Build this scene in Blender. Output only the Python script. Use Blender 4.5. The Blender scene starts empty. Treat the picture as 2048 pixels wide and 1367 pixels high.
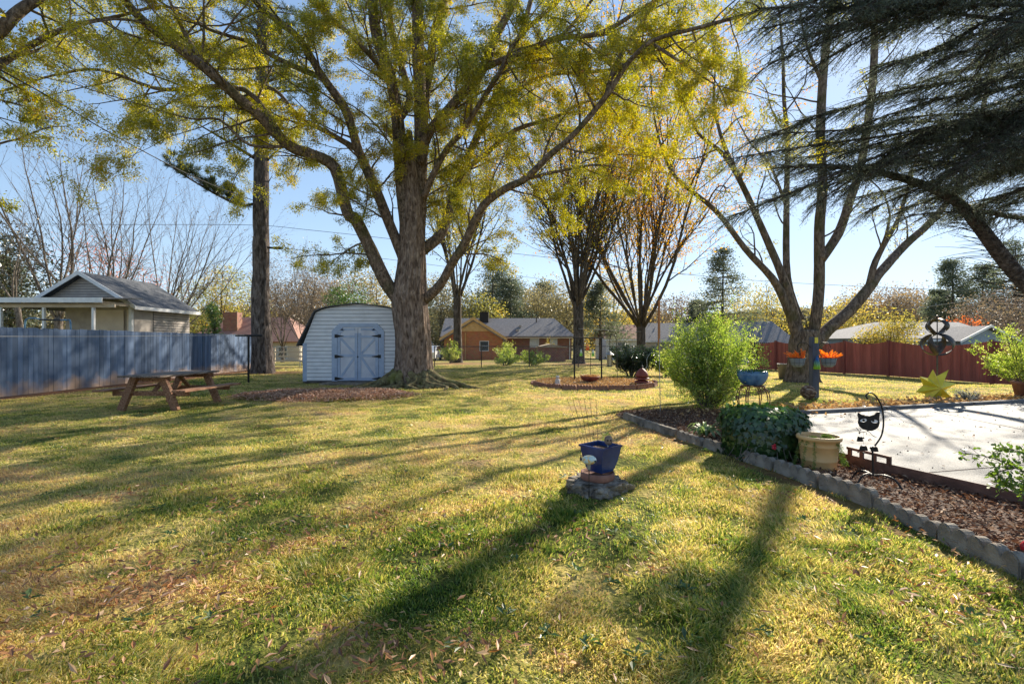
import bpy, bmesh, math, random
import numpy as np
from mathutils import Vector, Matrix
C = bpy.context
scene = C.scene
# ------------------------------------------------------------------ camera, sky, sun, exposure
FX = 950.0; CX = 1024.0; CY = 683.5; CAMZ = 1.45
cam_d = bpy.data.cameras.new('camera'); cam = bpy.data.objects.new('camera', cam_d)
scene.collection.objects.link(cam); scene.camera = cam
cam.location = (0, 0, CAMZ); cam.rotation_euler = (math.radians(90), 0, 0)
cam_d.sensor_width = 36; cam_d.lens = 36 * FX / 2048
cam_d.clip_start = 0.05; cam_d.clip_end = 3000
SUN = Vector((771, 950, 696)).normalized()
SUN_EL = math.asin(SUN.z); SUN_AZ = math.atan2(SUN.x, SUN.y)
world = bpy.data.worlds.new("World"); scene.world = world; world.use_nodes = True
wn = world.node_tree; wn.nodes.clear()
wo = wn.nodes.new('ShaderNodeOutputWorld'); wb = wn.nodes.new('ShaderNodeBackground')
sky = wn.nodes.new('ShaderNodeTexSky'); sky.sky_type = 'NISHITA'; sky.sun_disc = False
sky.sun_elevation = SUN_EL; sky.sun_rotation = SUN_AZ
sky.air_density = 1.0; sky.dust_density = 0.1; sky.ozone_density = 2.5; sky.altitude = 200
wb.inputs['Strength'].default_value = 0.15
# soft shoulder on the sky's brightest part (the bright ring round the sun), the same for every ray
SKYM = (4.3, 5.2, 6.6)
v1 = wn.nodes.new('ShaderNodeVectorMath'); v1.operation = 'MULTIPLY'; v1.inputs[1].default_value = SKYM
v2 = wn.nodes.new('ShaderNodeVectorMath'); v2.operation = 'ADD'; v2.inputs[1].default_value = SKYM
v3 = wn.nodes.new('ShaderNodeVectorMath'); v3.operation = 'DIVIDE'
wn.links.new(sky.outputs[0], v1.inputs[0]); wn.links.new(sky.outputs[0], v2.inputs[0]); wn.links.new(v1.outputs[0], v3.inputs[0]); wn.links.new(v2.outputs[0], v3.inputs[1])
wn.links.new(v3.outputs[0], wb.inputs['Color']); wn.links.new(wb.outputs[0], wo.inputs[0])
sl = bpy.data.lights.new('sun', 'SUN'); sl.energy = 5.0; sl.angle = math.radians(0.55); sl.color = (1.0, 0.90, 0.74)
so = bpy.data.objects.new('sun', sl); scene.collection.objects.link(so)
so.rotation_euler = (-SUN).to_track_quat('-Z', 'Y').to_euler(); so.location = (30, 40, 40)
scene.view_settings.view_transform = 'Standard'; scene.view_settings.look = 'None'
scene.view_settings.gamma = 1; scene.view_settings.exposure = 1.2
try:
    scene.cycles.max_bounces = 8; scene.cycles.transparent_max_bounces = 6
    scene.cycles.transmission_bounces = 6; scene.cycles.diffuse_bounces = 4
except Exception: pass
# ------------------------------------------------------------------ helpers
R = random.Random(7); NR = np.random.default_rng(11)
def S(t): t = max(0.0, min(1.0, t)); return t*t*(3-2*t)
def nS(t): t = np.clip(t, 0, 1); return t*t*(3-2*t)
_tab = np.random.default_rng(5).random((256, 256))
def vn(x, y, s, o=0):
    x = np.asarray(x, float)/s + 37.3*o; y = np.asarray(y, float)/s + 91.7*o
    xi = np.floor(x).astype(int); yi = np.floor(y).astype(int); fx = x-xi; fy = y-yi
    fx = fx*fx*(3-2*fx); fy = fy*fy*(3-2*fy)
    a = _tab[xi & 255, yi & 255]; b = _tab[(xi+1) & 255, yi & 255]; c = _tab[xi & 255, (yi+1) & 255]; d = _tab[(xi+1) & 255, (yi+1) & 255]
    return (a*(1-fx)+b*fx)*(1-fy)+(c*(1-fx)+d*fx)*fy
def fbm(x, y, s, o=0): return (vn(x, y, s, o)*.5+vn(x, y, s/2.1, o+1)*.28+vn(x, y, s/4.3, o+2)*.22)
def gh(x, y):
    x = np.asarray(x, float); y = np.asarray(y, float)
    h = -0.018*np.clip(y-26, 0, 40)
    h = h-0.4*nS((x-9)/8)*nS((y-15)/6)*(1-nS((y-60)/40))
    return h
def gz(x, y): return float(gh(x, y))
def W(px, py, d): return Vector(((px-CX)/FX*d, d, CAMZ-(py-CY)/FX*d))
def G(px, py):
    d = FX*CAMZ/(py-CY)
    for _ in range(30):
        z = gz((px-CX)/FX*d, d); d = d*0.5+0.5*FX*(CAMZ-z)/(py-CY)
    x = (px-CX)/FX*d
    return Vector((x, d, gz(x, d)))
def GD(px, d): x = (px-CX)/FX*d; return Vector((x, d, gz(x, d)))

class MB:
    def __init__(s): s.V = []; s.F = []; s.n = 0; s.T = []
    def add(s, v, f, tint=None):
        v = np.asarray(v, dtype=np.float32).reshape(-1, 3)
        if isinstance(f, np.ndarray): s.F.append(f.astype(np.int64)+s.n); nf = len(f); 
        else:
            nf = 0
            byk = {}
            for q in f: byk.setdefault(len(q), []).append(q)
            for k, qs in byk.items(): s.F.append(np.array(qs, dtype=np.int64)+s.n); nf += len(qs)
        s.V.append(v); s.n += len(v)
        if tint is not None: s.T.append(np.asarray(tint, dtype=np.float32))
        return s
    def xf(s, M):
        for i, v in enumerate(s.V):
            A = np.array(M, dtype=np.float32); s.V[i] = v@A[:3, :3].T+A[:3, 3]
        return s
    def box(s, x0, x1, y0, y1, z0, z1, M=None):
        v = np.array([(x, y, z) for x in (x0, x1) for y in (y0, y1) for z in (z0, z1)], float)
        if M is not None:
            A = np.array(M); v = v@A[:3, :3].T+A[:3, 3]
        return s.add(v, [(0, 1, 3, 2), (4, 6, 7, 5), (0, 4, 5, 1), (2, 3, 7, 6), (0, 2, 6, 4), (1, 5, 7, 3)])
    def bbox(s, x0, x1, y0, y1, z0, z1, b=0.006, M=None):
        bm = bmesh.new(); bmesh.ops.create_cube(bm, size=1)
        for v in bm.verts: v.co = Vector(((x0+x1)/2+v.co.x*(x1-x0), (y0+y1)/2+v.co.y*(y1-y0), (z0+z1)/2+v.co.z*(z1-z0)))
        b = min(b, .3*min(abs(x1-x0), abs(y1-y0), abs(z1-z0)))
        bmesh.ops.bevel(bm, geom=bm.edges[:], offset=b, segments=2, affect='EDGES')
        if M is not None: bm.transform(M)
        bm.verts.ensure_lookup_table(); bm.verts.index_update()
        s.add([v.co[:] for v in bm.verts], [[v.index for v in f.verts] for f in bm.faces]); bm.free(); return s
    def beam(s, a, b, w, h, roll=0):
        a = Vector(a); b = Vector(b); d = b-a; L = d.length; q = d.to_track_quat('Y', 'Z')
        M = Matrix.Translation(a)@q.to_matrix().to_4x4()@Matrix.Rotation(roll, 4, 'Y')
        return s.box(-w/2, w/2, 0, L, -h/2, h/2, M)
    def tube(s, pts, rad, n=6, cap=True, noise=0, lobes=None):
        P = np.asarray([tuple(p) for p in pts], float); K = len(P)
        r = np.full(K, rad, float) if np.isscalar(rad) else np.asarray(rad, float)
        t = np.gradient(P, axis=0); t /= (np.linalg.norm(t, axis=1, keepdims=True)+1e-9)
        m = np.abs(t.mean(0)); ref = np.zeros(3); ref[int(np.argmin(m))] = 1
        u = np.cross(t, ref); u /= (np.linalg.norm(u, axis=1, keepdims=True)+1e-9); v = np.cross(t, u)
        a = np.linspace(0, 2*np.pi, n, endpoint=False)
        rr = r[:, None]*np.ones((1, n))
        if noise: rr = rr*(1+noise*(fbm(a[None, :]*2+P[:, 2:3]*.0+r[:, None]*0+np.cos(a)[None, :]*2, P[:, 2:3]*2+P[:, 0:1], 1.0, 3)-.5)*2)
        if lobes is not None: rr = rr*lobes(a[None, :], np.arange(K)[:, None]/(K-1))
        V = P[:, None, :]+rr[..., None]*(np.cos(a)[None, :, None]*u[:, None, :]+np.sin(a)[None, :, None]*v[:, None, :])
        i = np.arange(K-1)[:, None]*n; j = np.arange(n)[None, :]; j2 = (j+1) % n
        F = np.stack([i+j, i+j2, i+n+j2, i+n+j], -1).reshape(-1, 4)
        s.add(V.reshape(-1, 3), F)
        if cap and n > 3:
            s.F.append(np.array([list(range(n))[::-1]], dtype=np.int64)+s.n-K*n)
            s.F.append(np.array([list(range(n))], dtype=np.int64)+s.n-n)
        return s
    def lathe(s, prof, n=20, c=(0, 0, 0), sx=1, sy=1):
        a = np.linspace(0, 2*np.pi, n, endpoint=False); K = len(prof)
        V = np.array([[(c[0]+r*sx*math.cos(q), c[1]+r*sy*math.sin(q), c[2]+z) for q in a] for r, z in prof]).reshape(-1, 3)
        i = np.arange(K-1)[:, None]*n; j = np.arange(n)[None, :]; j2 = (j+1) % n
        F = np.stack([i+j, i+j2, i+n+j2, i+n+j], -1).reshape(-1, 4); s.add(V, F)
        s.F.append(np.array([list(range(n))[::-1]], dtype=np.int64)+s.n-K*n)
        s.F.append(np.array([list(range(n))], dtype=np.int64)+s.n-n)
        return s
    def prism(s, poly, y0, y1, M=None):          # poly in xz, extruded along y
        n = len(poly); v = np.array([(x, y0, z) for x, z in poly]+[(x, y1, z) for x, z in poly], float)
        if M is not None:
            A = np.array(M); v = v@A[:3, :3].T+A[:3, 3]
        f = [list(range(n)), list(range(n, 2*n))[::-1]]+[[i, i+n, (i+1) % n+n, (i+1) % n] for i in range(n)]
        return s.add(v, f)
    def slab(s, a, b, c, d, th):                  # a quad in space given a thickness
        a, b, c, d = [Vector(q) for q in (a, b, c, d)]; nn = (b-a).cross(d-a).normalized()*th
        v = [a, b, c, d, a+nn, b+nn, c+nn, d+nn]
        return s.add([q[:] for q in v], [(3, 2, 1, 0), (4, 5, 6, 7), (0, 1, 5, 4), (1, 2, 6, 5), (2, 3, 7, 6), (3, 0, 4, 7)])
    def ball(s, c, r, n=10, sc=(1, 1, 1), noise=0):
        prof = [(math.sin(math.pi*k/n)*r, -math.cos(math.pi*k/n)*r*sc[2]) for k in range(n+1)]
        prof[0] = (1e-4, prof[0][1]); prof[-1] = (1e-4, prof[-1][1])
        return s.lathe(prof, n*2, c, sc[0], sc[1])
    def build(s, name, mat, parent=None, smooth=False):
        me = bpy.data.meshes.new(name)
        V = np.concatenate(s.V) if s.V else np.zeros((0, 3), np.float32)
        me.vertices.add(len(V)); me.vertices.foreach_set('co', V.astype(np.float32).ravel())
        tot = np.concatenate([np.full(len(f), f.shape[1]) for f in s.F]); lv = np.concatenate([f.ravel() for f in s.F])
        me.loops.add(len(lv)); me.loops.foreach_set('vertex_index', lv.astype(np.int32))
        me.polygons.add(len(tot)); st = np.concatenate([[0], np.cumsum(tot)[:-1]])
        me.polygons.foreach_set('loop_start', st.astype(np.int32))
        try: me.polygons.foreach_set('loop_total', tot.astype(np.int32))
        except Exception: pass
        me.polygons.foreach_set('use_smooth', np.full(len(tot), bool(smooth)))
        me.update(calc_edges=True)
        if s.T:
            T = np.concatenate(s.T)
            if len(T) == len(tot):
                at = me.attributes.new('tint', 'FLOAT', 'FACE'); at.data.foreach_set('value', T)
            elif len(T) == len(V):
                at = me.attributes.new('tint', 'FLOAT', 'POINT'); at.data.foreach_set('value', T)
        me.materials.append(mat)
        if not s.T and len(tot) < 4000: me.validate()
        o = bpy.data.objects.new(name, me); scene.collection.objects.link(o)
        if parent: o.parent = parent; o.matrix_parent_inverse = Matrix.Translation(-parent.location) if False else Matrix()
        return o
def tag(o, label, cat, group=None, kind=None):
    if label: o['label'] = label
    if cat: o['category'] = cat
    if group: o['group'] = group
    if kind: o['kind'] = kind
    return o
def thing(name, label, cat, loc=(0, 0, 0), rz=0, group=None, kind=None):
    o = bpy.data.objects.new(name, None); scene.collection.objects.link(o)
    o.location = loc; o.rotation_euler = (0, 0, rz); o.empty_display_size = .2
    return tag(o, label, cat, group, kind)
def copy_tree(o, parent=None):
    c = o.copy(); scene.collection.objects.link(c)
    if parent: c.parent = parent
    for ch in list(o.children): copy_tree(ch, c)
    return c
# ------------------------------------------------------------------ materials
def newmat(name):
    m = bpy.data.materials.new(name); m.use_nodes = True; return m, m.node_tree, m.node_tree.nodes['Principled BSDF']
def mk(name, cols, scale=5, rough=.8, bump=0, bscale=None, stretch=(1, 1, 1), metal=0, spec=.5, detail=6, dist=0, pos=(.35, .65)):
    m, t, b = newmat(name); L = t.links.new
    tc = t.nodes.new('ShaderNodeTexCoord'); mp = t.nodes.new('ShaderNodeMapping'); L(tc.outputs['Object'], mp.inputs[0]); mp.inputs['Scale'].default_value = stretch
    if len(cols) > 1:
        nz = t.nodes.new('ShaderNodeTexNoise'); nz.inputs['Scale'].default_value = scale; nz.inputs['Detail'].default_value = detail; nz.inputs['Distortion'].default_value = dist
        L(mp.outputs[0], nz.inputs['Vector']); cr = t.nodes.new('ShaderNodeValToRGB'); L(nz.outputs['Fac'], cr.inputs[0])
        e = cr.color_ramp.elements; e[0].position = pos[0]; e[1].position = pos[1]; e[0].color = (*cols[0], 1); e[1].color = (*cols[-1], 1)
        for i, c in enumerate(cols[1:-1]):
            q = e.new(pos[0]+(pos[1]-pos[0])*(i+1)/(len(cols)-1)); q.color = (*c, 1)
        L(cr.outputs[0], b.inputs['Base Color'])
    else: b.inputs['Base Color'].default_value = (*cols[0], 1)
    b.inputs['Roughness'].default_value = rough; b.inputs['Metallic'].default_value = metal
    b.inputs['Specular IOR Level'].default_value = spec
    if bump:
        n2 = t.nodes.new('ShaderNodeTexNoise'); n2.inputs['Scale'].default_value = bscale or scale*3; n2.inputs['Detail'].default_value = 5
        L(mp.outputs[0], n2.inputs['Vector']); bp = t.nodes.new('ShaderNodeBump'); bp.inputs['Strength'].default_value = bump; bp.inputs['Distance'].default_value = .02
        L(n2.outputs['Fac'], bp.inputs['Height']); L(bp.outputs[0], b.inputs['Normal'])
    return m
def leafmat(name, stops, trans=.5, rough=.6, gloss=.06, tcol=None):
    m = bpy.data.materials.new(name); m.use_nodes = True; t = m.node_tree; t.nodes.clear(); L = t.links.new
    o = t.nodes.new('ShaderNodeOutputMaterial'); at = t.nodes.new('ShaderNodeAttribute'); at.attribute_name = 'tint'
    cr = t.nodes.new('ShaderNodeValToRGB'); L(at.outputs['Fac'], cr.inputs[0]); e = cr.color_ramp.elements
    e[0].position = stops[0][0]; e[0].color = (*stops[0][1], 1); e[1].position = stops[-1][0]; e[1].color = (*stops[-1][1], 1)
    for p, c in stops[1:-1]: q = e.new(p); q.color = (*c, 1)
    d = t.nodes.new('ShaderNodeBsdfDiffuse'); tr = t.nodes.new('ShaderNodeBsdfTranslucent'); mx = t.nodes.new('ShaderNodeMixShader'); mx.inputs[0].default_value = trans
    L(cr.outputs[0], d.inputs[0])
    hs = t.nodes.new('ShaderNodeHueSaturation'); hs.inputs['Saturation'].default_value = 1.1; hs.inputs['Value'].default_value = 1.45; L(cr.outputs[0], hs.inputs['Color']); L(hs.outputs[0], tr.inputs[0])
    L(d.outputs[0], mx.inputs[1]); L(tr.outputs[0], mx.inputs[2])
    gl = t.nodes.new('ShaderNodeBsdfGlossy'); gl.inputs['Roughness'].default_value = rough*.7; gl.inputs[0].default_value = (.8, .8, .8, 1)
    m2 = t.nodes.new('ShaderNodeMixShader'); m2.inputs[0].default_value = gloss; L(mx.outputs[0], m2.inputs[1]); L(gl.outputs[0], m2.inputs[2]); L(m2.outputs[0], o.inputs[0])
    return m
def barkmat(name, c0, c1, c2, sc=14, bump=.9, st=(1, 1, .18), moss=None):
    m, t, b = newmat(name); L = t.links.new
    tc = t.nodes.new('ShaderNodeTexCoord'); mp = t.nodes.new('ShaderNodeMapping'); L(tc.outputs['Object'], mp.inputs[0]); mp.inputs['Scale'].default_value = st
    nz = t.nodes.new('ShaderNodeTexNoise'); nz.inputs['Scale'].default_value = sc; nz.inputs['Detail'].default_value = 8; nz.inputs['Distortion'].default_value = .6; nz.inputs['Roughness'].default_value = .65
    L(mp.outputs[0], nz.inputs['Vector'])
    cr = t.nodes.new('ShaderNodeValToRGB'); L(nz.outputs['Fac'], cr.inputs[0]); e = cr.color_ramp.elements
    e[0].position = .36; e[0].color = (*c0, 1); e[1].position = .68; e[1].color = (*c2, 1); q = e.new(.5); q.color = (*c1, 1)
    n2 = t.nodes.new('ShaderNodeTexNoise'); n2.inputs['Scale'].default_value = 1.6; n2.inputs['Detail'].default_value = 4; L(tc.outputs['Object'], n2.inputs['Vector'])
    mx = t.nodes.new('ShaderNodeMix'); mx.data_type = 'RGBA'; mx.blend_type = 'MIX'
    r2 = t.nodes.new('ShaderNodeValToRGB'); r2.color_ramp.elements[0].position = .52; r2.color_ramp.elements[1].position = .66; L(n2.outputs['Fac'], r2.inputs[0])
    ml = t.nodes.new('ShaderNodeMath'); ml.operation = 'MULTIPLY'; ml.inputs[1].default_value = .65 if moss else .35; L(r2.outputs[0], ml.inputs[0]); L(ml.outputs[0], mx.inputs['Factor'])
    L(cr.outputs[0], mx.inputs[6]); mx.inputs[7].default_value = (*(moss or c0), 1); L(mx.outputs[2], b.inputs['Base Color'])
    b.inputs['Roughness'].default_value = .95; b.inputs['Specular IOR Level'].default_value = .15
    bp = t.nodes.new('ShaderNodeBump'); bp.inputs['Strength'].default_value = bump; bp.inputs['Distance'].default_value = .05; L(nz.outputs['Fac'], bp.inputs['Height']); L(bp.outputs[0], b.inputs['Normal'])
    return m
def brickmat(name, c1, c2, mortar, sc=1.0):
    m, t, b = newmat(name); L = t.links.new
    tc = t.nodes.new('ShaderNodeTexCoord'); sp = t.nodes.new('ShaderNodeSeparateXYZ'); L(tc.outputs['Object'], sp.inputs[0])
    ad = t.nodes.new('ShaderNodeMath'); ad.operation = 'ADD'; L(sp.outputs[0], ad.inputs[0]); L(sp.outputs[1], ad.inputs[1])
    cb = t.nodes.new('ShaderNodeCombineXYZ'); L(ad.outputs[0], cb.inputs[0]); L(sp.outputs[2], cb.inputs[1])
    br = t.nodes.new('ShaderNodeTexBrick'); L(cb.outputs[0], br.inputs['Vector']); br.inputs['Scale'].default_value = sc
    br.inputs['Brick Width'].default_value = .24; br.inputs['Row Height'].default_value = .08; br.inputs['Mortar Size'].default_value = .008
    br.inputs['Color1'].default_value = (*c1, 1); br.inputs['Color2'].default_value = (*c2, 1); br.inputs['Mortar'].default_value = (*mortar, 1)
    nz = t.nodes.new('ShaderNodeTexNoise'); nz.inputs['Scale'].default_value = 3; L(tc.outputs['Object'], nz.inputs['Vector'])
    mx = t.nodes.new('ShaderNodeMix'); mx.data_type = 'RGBA'; mx.blend_type = 'MULTIPLY'; mx.inputs['Factor'].default_value = .5; L(br.outputs['Color'], mx.inputs[6]); L(nz.outputs['Color'], mx.inputs[7])
    L(mx.outputs[2], b.inputs['Base Color']); b.inputs['Roughness'].default_value = .9; return m
M = {}
M['oak_bark'] = barkmat('oak_bark', (.075, .05, .036), (.21, .15, .115), (.40, .31, .245), 13, 1.2, (1, 1, .28), None)
M['oak_limb'] = barkmat('oak_limb', (.05, .036, .026), (.16, .115, .085), (.33, .25, .19), 16, .8, (1, 1, .5), (.06, .065, .02))
M['pine_bark'] = barkmat('pine_bark', (.035, .028, .025), (.12, .095, .082), (.26, .22, .20), 9, 1.2, (1, 1, .3))
M['maple_bark'] = barkmat('maple_bark', (.05, .038, .03), (.14, .105, .08), (.27, .215, .17), 13, .8, (1, 1, .35), (.075, .07, .025))
M['dark_bark'] = barkmat('dark_bark', (.035, .028, .022), (.09, .075, .06), (.17, .14, .12), 9, .6, (1, 1, .3))
M['grey_bark'] = barkmat('grey_bark', (.06, .048, .04), (.145, .12, .10), (.26, .225, .19), 9, .4, (1, 1, .4))
M['cedar_bark'] = barkmat('cedar_bark', (.03, .024, .02), (.09, .07, .058), (.18, .15, .13), 20, .8, (1, 1, 1))
M['oak_leaf'] = leafmat('oak_leaf', [(0, (.10, .125, .017)), (.3, (.21, .215, .025)), (.6, (.39, .355, .035)), (.85, (.56, .42, .045)), (.97, (.50, .22, .035)), (1, (.42, .14, .03))], .6)
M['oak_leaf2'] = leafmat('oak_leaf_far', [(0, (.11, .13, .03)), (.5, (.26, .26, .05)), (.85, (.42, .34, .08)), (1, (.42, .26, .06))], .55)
M['amber_leaf'] = leafmat('amber_leaf', [(0, (.22, .17, .03)), (.4, (.46, .29, .04)), (.75, (.58, .28, .04)), (1, (.50, .17, .03))], .55)
M['yellow_leaf'] = leafmat('yellow_leaf', [(0, (.20, .20, .05)), (.5, (.42, .34, .08)), (1, (.52, .34, .08))], .5)
M['red_leaf'] = leafmat('red_leaf', [(0, (.36, .10, .04)), (.6, (.55, .17, .07)), (1, (.55, .27, .10))], .5)
M['cedar'] = leafmat('cedar_needle', [(0, (.045, .06, .04)), (.6, (.12, .14, .10)), (1, (.26, .27, .20))], .6, .5, .04)
M['pine'] = leafmat('pine_needle', [(0, (.03, .05, .022)), (.6, (.065, .09, .04)), (1, (.12, .14, .07))], .3, .5, .05)
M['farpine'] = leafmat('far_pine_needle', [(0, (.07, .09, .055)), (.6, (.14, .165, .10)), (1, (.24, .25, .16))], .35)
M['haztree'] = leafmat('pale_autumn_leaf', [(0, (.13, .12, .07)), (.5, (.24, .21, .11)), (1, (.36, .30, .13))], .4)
M['browntree'] = leafmat('brown_twigs_leaf', [(0, (.12, .09, .07)), (.5, (.22, .17, .12)), (.85, (.33, .25, .13)), (1, (.44, .28, .10))], .3)
M['greentree'] = leafmat('soft_green_leaf', [(0, (.04, .08, .02)), (.6, (.09, .16, .04)), (1, (.18, .25, .07))], .4)
M['magnolia'] = leafmat('magnolia_leaf', [(0, (.02, .03, .012)), (.6, (.05, .06, .025)), (1, (.11, .10, .05))], .2, .4, .08)
M['shrub'] = leafmat('shrub_leaf', [(0, (.09, .15, .02)), (.45, (.24, .33, .05)), (.85, (.46, .50, .12)), (1, (.62, .58, .25))], .58)
M['ivy'] = leafmat('ivy_leaf', [(0, (.02, .05, .015)), (.6, (.05, .11, .03)), (1, (.24, .36, .08))], .3, .4, .06)
M['rhodo'] = leafmat('dark_shrub_leaf', [(0, (.012, .025, .012)), (.7, (.035, .06, .025)), (1, (.16, .20, .05))], .3, .4, .08)
M['silver'] = leafmat('silver_leaf', [(0, (.16, .17, .15)), (1, (.35, .36, .32))], .3)
M['fern'] = leafmat('fern_leaf', [(0, (.08, .14, .02)), (1, (.20, .30, .05))], .45)
M['daylily'] = leafmat('daylily_leaf', [(0, (.06, .11, .03)), (1, (.22, .30, .11))], .4)
M['grass'] = leafmat('grass_blade', [(0, (.10, .17, .03)), (.3, (.25, .31, .065)), (.55, (.51, .44, .115)), (.85, (.72, .59, .27)), (1, (.52, .36, .18))], .5, .6, .04)
M['flame'] = leafmat('celosia_plume', [(0, (.75, .22, .03)), (.6, (.85, .33, .05)), (1, (.85, .25, .12))], .5)
M['litter'] = leafmat('dry_leaf', [(0, (.14, .065, .03)), (.4, (.34, .155, .06)), (.75, (.50, .26, .11)), (1, (.60, .42, .25))], .3)
M['pile'] = leafmat('raked_leaf', [(0, (.18, .09, .055)), (.4, (.42, .23, .14)), (.75, (.60, .37, .25)), (1, (.72, .52, .38))], .25)
M['litter_y'] = leafmat('dry_leaf_yellow', [(0, (.22, .11, .05)), (.5, (.44, .26, .11)), (1, (.60, .42, .20))], .3)
M['mulch'] = leafmat('mulch_chip', [(0, (.06, .03, .02)), (.45, (.17, .085, .05)), (.8, (.34, .19, .11)), (1, (.52, .38, .26))], .1, .8, .02)
# ------------------------------------------------------------------ plants: shared builders
def nrm(a): return a/(np.linalg.norm(a, axis=-1, keepdims=True)+1e-9)
def leaves(B, P, D, Ls, Ws, tint):
    n = len(P)
    if n == 0: return
    D = nrm(D); Sd = nrm(np.cross(D, NR.normal(size=(n, 3))))
    Ls = np.broadcast_to(Ls, n)[:, None]; Ws = np.broadcast_to(Ws, n)[:, None]
    V = np.stack([P, P+D*Ls*.5+Sd*Ws*.5, P+D*Ls, P+D*Ls*.5-Sd*Ws*.5], 1).reshape(-1, 3)
    B.add(V, np.arange(4*n).reshape(-1, 4), np.broadcast_to(tint, n))
def on_twigs(tw, n, jit):
    A = np.array([a for a, b in tw], float); Bq = np.array([b for a, b in tw], float)
    i = NR.integers(0, len(A), n); t = NR.random((n, 1)); p = A[i]*(1-t)+Bq[i]*t
    d = nrm(Bq[i]-A[i]); return p+NR.normal(size=(n, 3))*jit, d, i
def twig_leaves(B, tw, n, L, Wd, droop=.4, jit=.03, tint=None, spread=1.0):
    if not tw: return
    p, d, i = on_twigs(tw, n, jit); D = d+NR.normal(size=(n, 3))*spread*.7; D[:, 2] -= droop
    cl = .55*vn(p[:, 0]+p[:, 2]*.7, p[:, 1]-p[:, 2]*.6, 1.7, 2)+.225
    T = np.clip((tint if tint is not None else .45)+(cl-.5)*.7+NR.normal(size=n)*.16, 0, 1)
    leaves(B, p, D, L*NR.uniform(.6, 1.25, n), Wd*NR.uniform(.7, 1.3, n), T)
def rperp(d, rng):
    v = Vector((rng.gauss(0, 1), rng.gauss(0, 1), rng.gauss(0, 1))); v = v-d*v.dot(d)
    return v.normalized()
def branch(B, tw, p, d, L, r, lvl, P, rng):
    ns = P['seg'][lvl]; pts = [p.copy()]; rs = [r]; dd = d.normalized(); q = p.copy()
    for k in range(ns):
        dd = (dd+rperp(dd, rng)*P['wig'][lvl]*rng.uniform(.3, 1)+Vector((0, 0, P['up'][lvl]))/ns).normalized()
        q = q+dd*(L/ns); pts.append(q.copy()); rs.append(r*(1-(k+1)/ns*P['tap'][lvl]))
    B.tube(pts, rs, P['sides'][lvl], cap=lvl == 0)
    last = lvl >= P['max']
    if last or P.get('all'):
        for k in range(0 if last else ns//2, ns): tw.append((pts[k][:], pts[k+1][:]))
    if last: return
    nc = P['n'][lvl]; nc = int(nc+rng.random()*.999)
    for c in range(nc):
        t = P['t0'][lvl]+(1-P['t0'][lvl])*(c+rng.random())/nc; k = min(ns-1, int(t*ns)); f = t*ns-k
        o = pts[k].lerp(pts[k+1], f); di = (pts[k+1]-pts[k]).normalized(); a = math.radians(rng.uniform(*P['ang'][lvl]))
        nd = di*math.cos(a)+rperp(di, rng)*math.sin(a)
        branch(B, tw, o, nd, L*P['ratio'][lvl]*rng.uniform(.7, 1.15)*(1-.35*t), max(P.get('rmin', .004), rs[k]*P['rr'][lvl]), lvl+1, P, rng)
def smooth_path(pts, sub=4):
    pts = [Vector(p) for p in pts]; out = []
    for i in range(len(pts)-1):
        a = pts[max(0, i-1)]; b = pts[i]; c = pts[i+1]; e = pts[min(len(pts)-1, i+2)]
        for k in range(sub):
            t = k/sub
            out.append(.5*((2*b)+(c-a)*t+(2*a-5*b+4*c-e)*t*t+(3*b-a-3*c+e)*t**3))
    out.append(pts[-1]); return out
def limb(B, tw, pix, r0, r1, P, rng, step=.7, cl=(1.2, 2.6), sides=8, noise=.12, side0=0.12, cang=(35, 75), lvl=1):
    path = smooth_path([W(*q) for q in pix]); n = len(path); rs = [r0+(r1-r0)*(i/(n-1))**.8 for i in range(n)]
    B.tube(path, rs, sides, noise=noise)
    acc = 0; tot = sum((path[i+1]-path[i]).length for i in range(n-1)); run = 0; nxt = tot*side0
    for i in range(n-1):
        sg = (path[i+1]-path[i]); l = sg.length
        while run+l > nxt:
            o = path[i]+sg*((nxt-run)/max(l, 1e-6)); di = sg.normalized(); a = math.radians(rng.uniform(*cang))
            nd = di*math.cos(a)+rperp(di, rng)*math.sin(a)
            branch(B, tw, o, nd, rng.uniform(*cl), min(rs[i]*.5, .035), lvl, P, rng); nxt += step*rng.uniform(.6, 1.4)
        run += l
    sg = (path[-1]-path[-2]).normalized(); branch(B, tw, path[-1], sg, cl[1], r1, lvl, P, rng)
    return path
def trunk_tube(B, pts, rads, n=28, flare=0, rng=R, noise=.10, roots=7):
    path = smooth_path(pts, 5 if n < 100 else 12); K = len(path); rs = np.interp(np.linspace(0, len(rads)-1, K), range(len(rads)), rads)
    ph = rng.random()*6; z0 = path[0].z
    zz = np.array([p.z-z0 for p in path])
    def lob(a, t):
        z = np.interp(t*(K-1), range(K), zz)
        w = np.exp(-np.maximum(z, 0)/.36)*flare
        rg = np.cos(a*roots+ph+.5*np.sin(a*2))
        return 1+w*(.35+.65*np.maximum(rg, -.2))+.035*np.cos(a*9+ph+z*.6)+(.03*np.cos(a*17+z*1.1) if n < 100 else .10*(vn(np.cos(a)*9+20, np.sin(a)*9+z*1.1+20, 1, 14)-.5)+.05*(vn(np.cos(a)*20+40, np.sin(a)*20+z*3+20, 1, 15)-.5)+.25*np.exp(-np.maximum(z, 0)/.7)*(vn(np.cos(a)*4+20, np.sin(a)*4+z*.6+20, 1, 17)-.5))+noise*(vn(np.cos(a)*2+5, z*1.3+np.sin(a)*2, .9, 4)-.5)
    B.tube(path, rs, n, lobes=lob); return path
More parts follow.
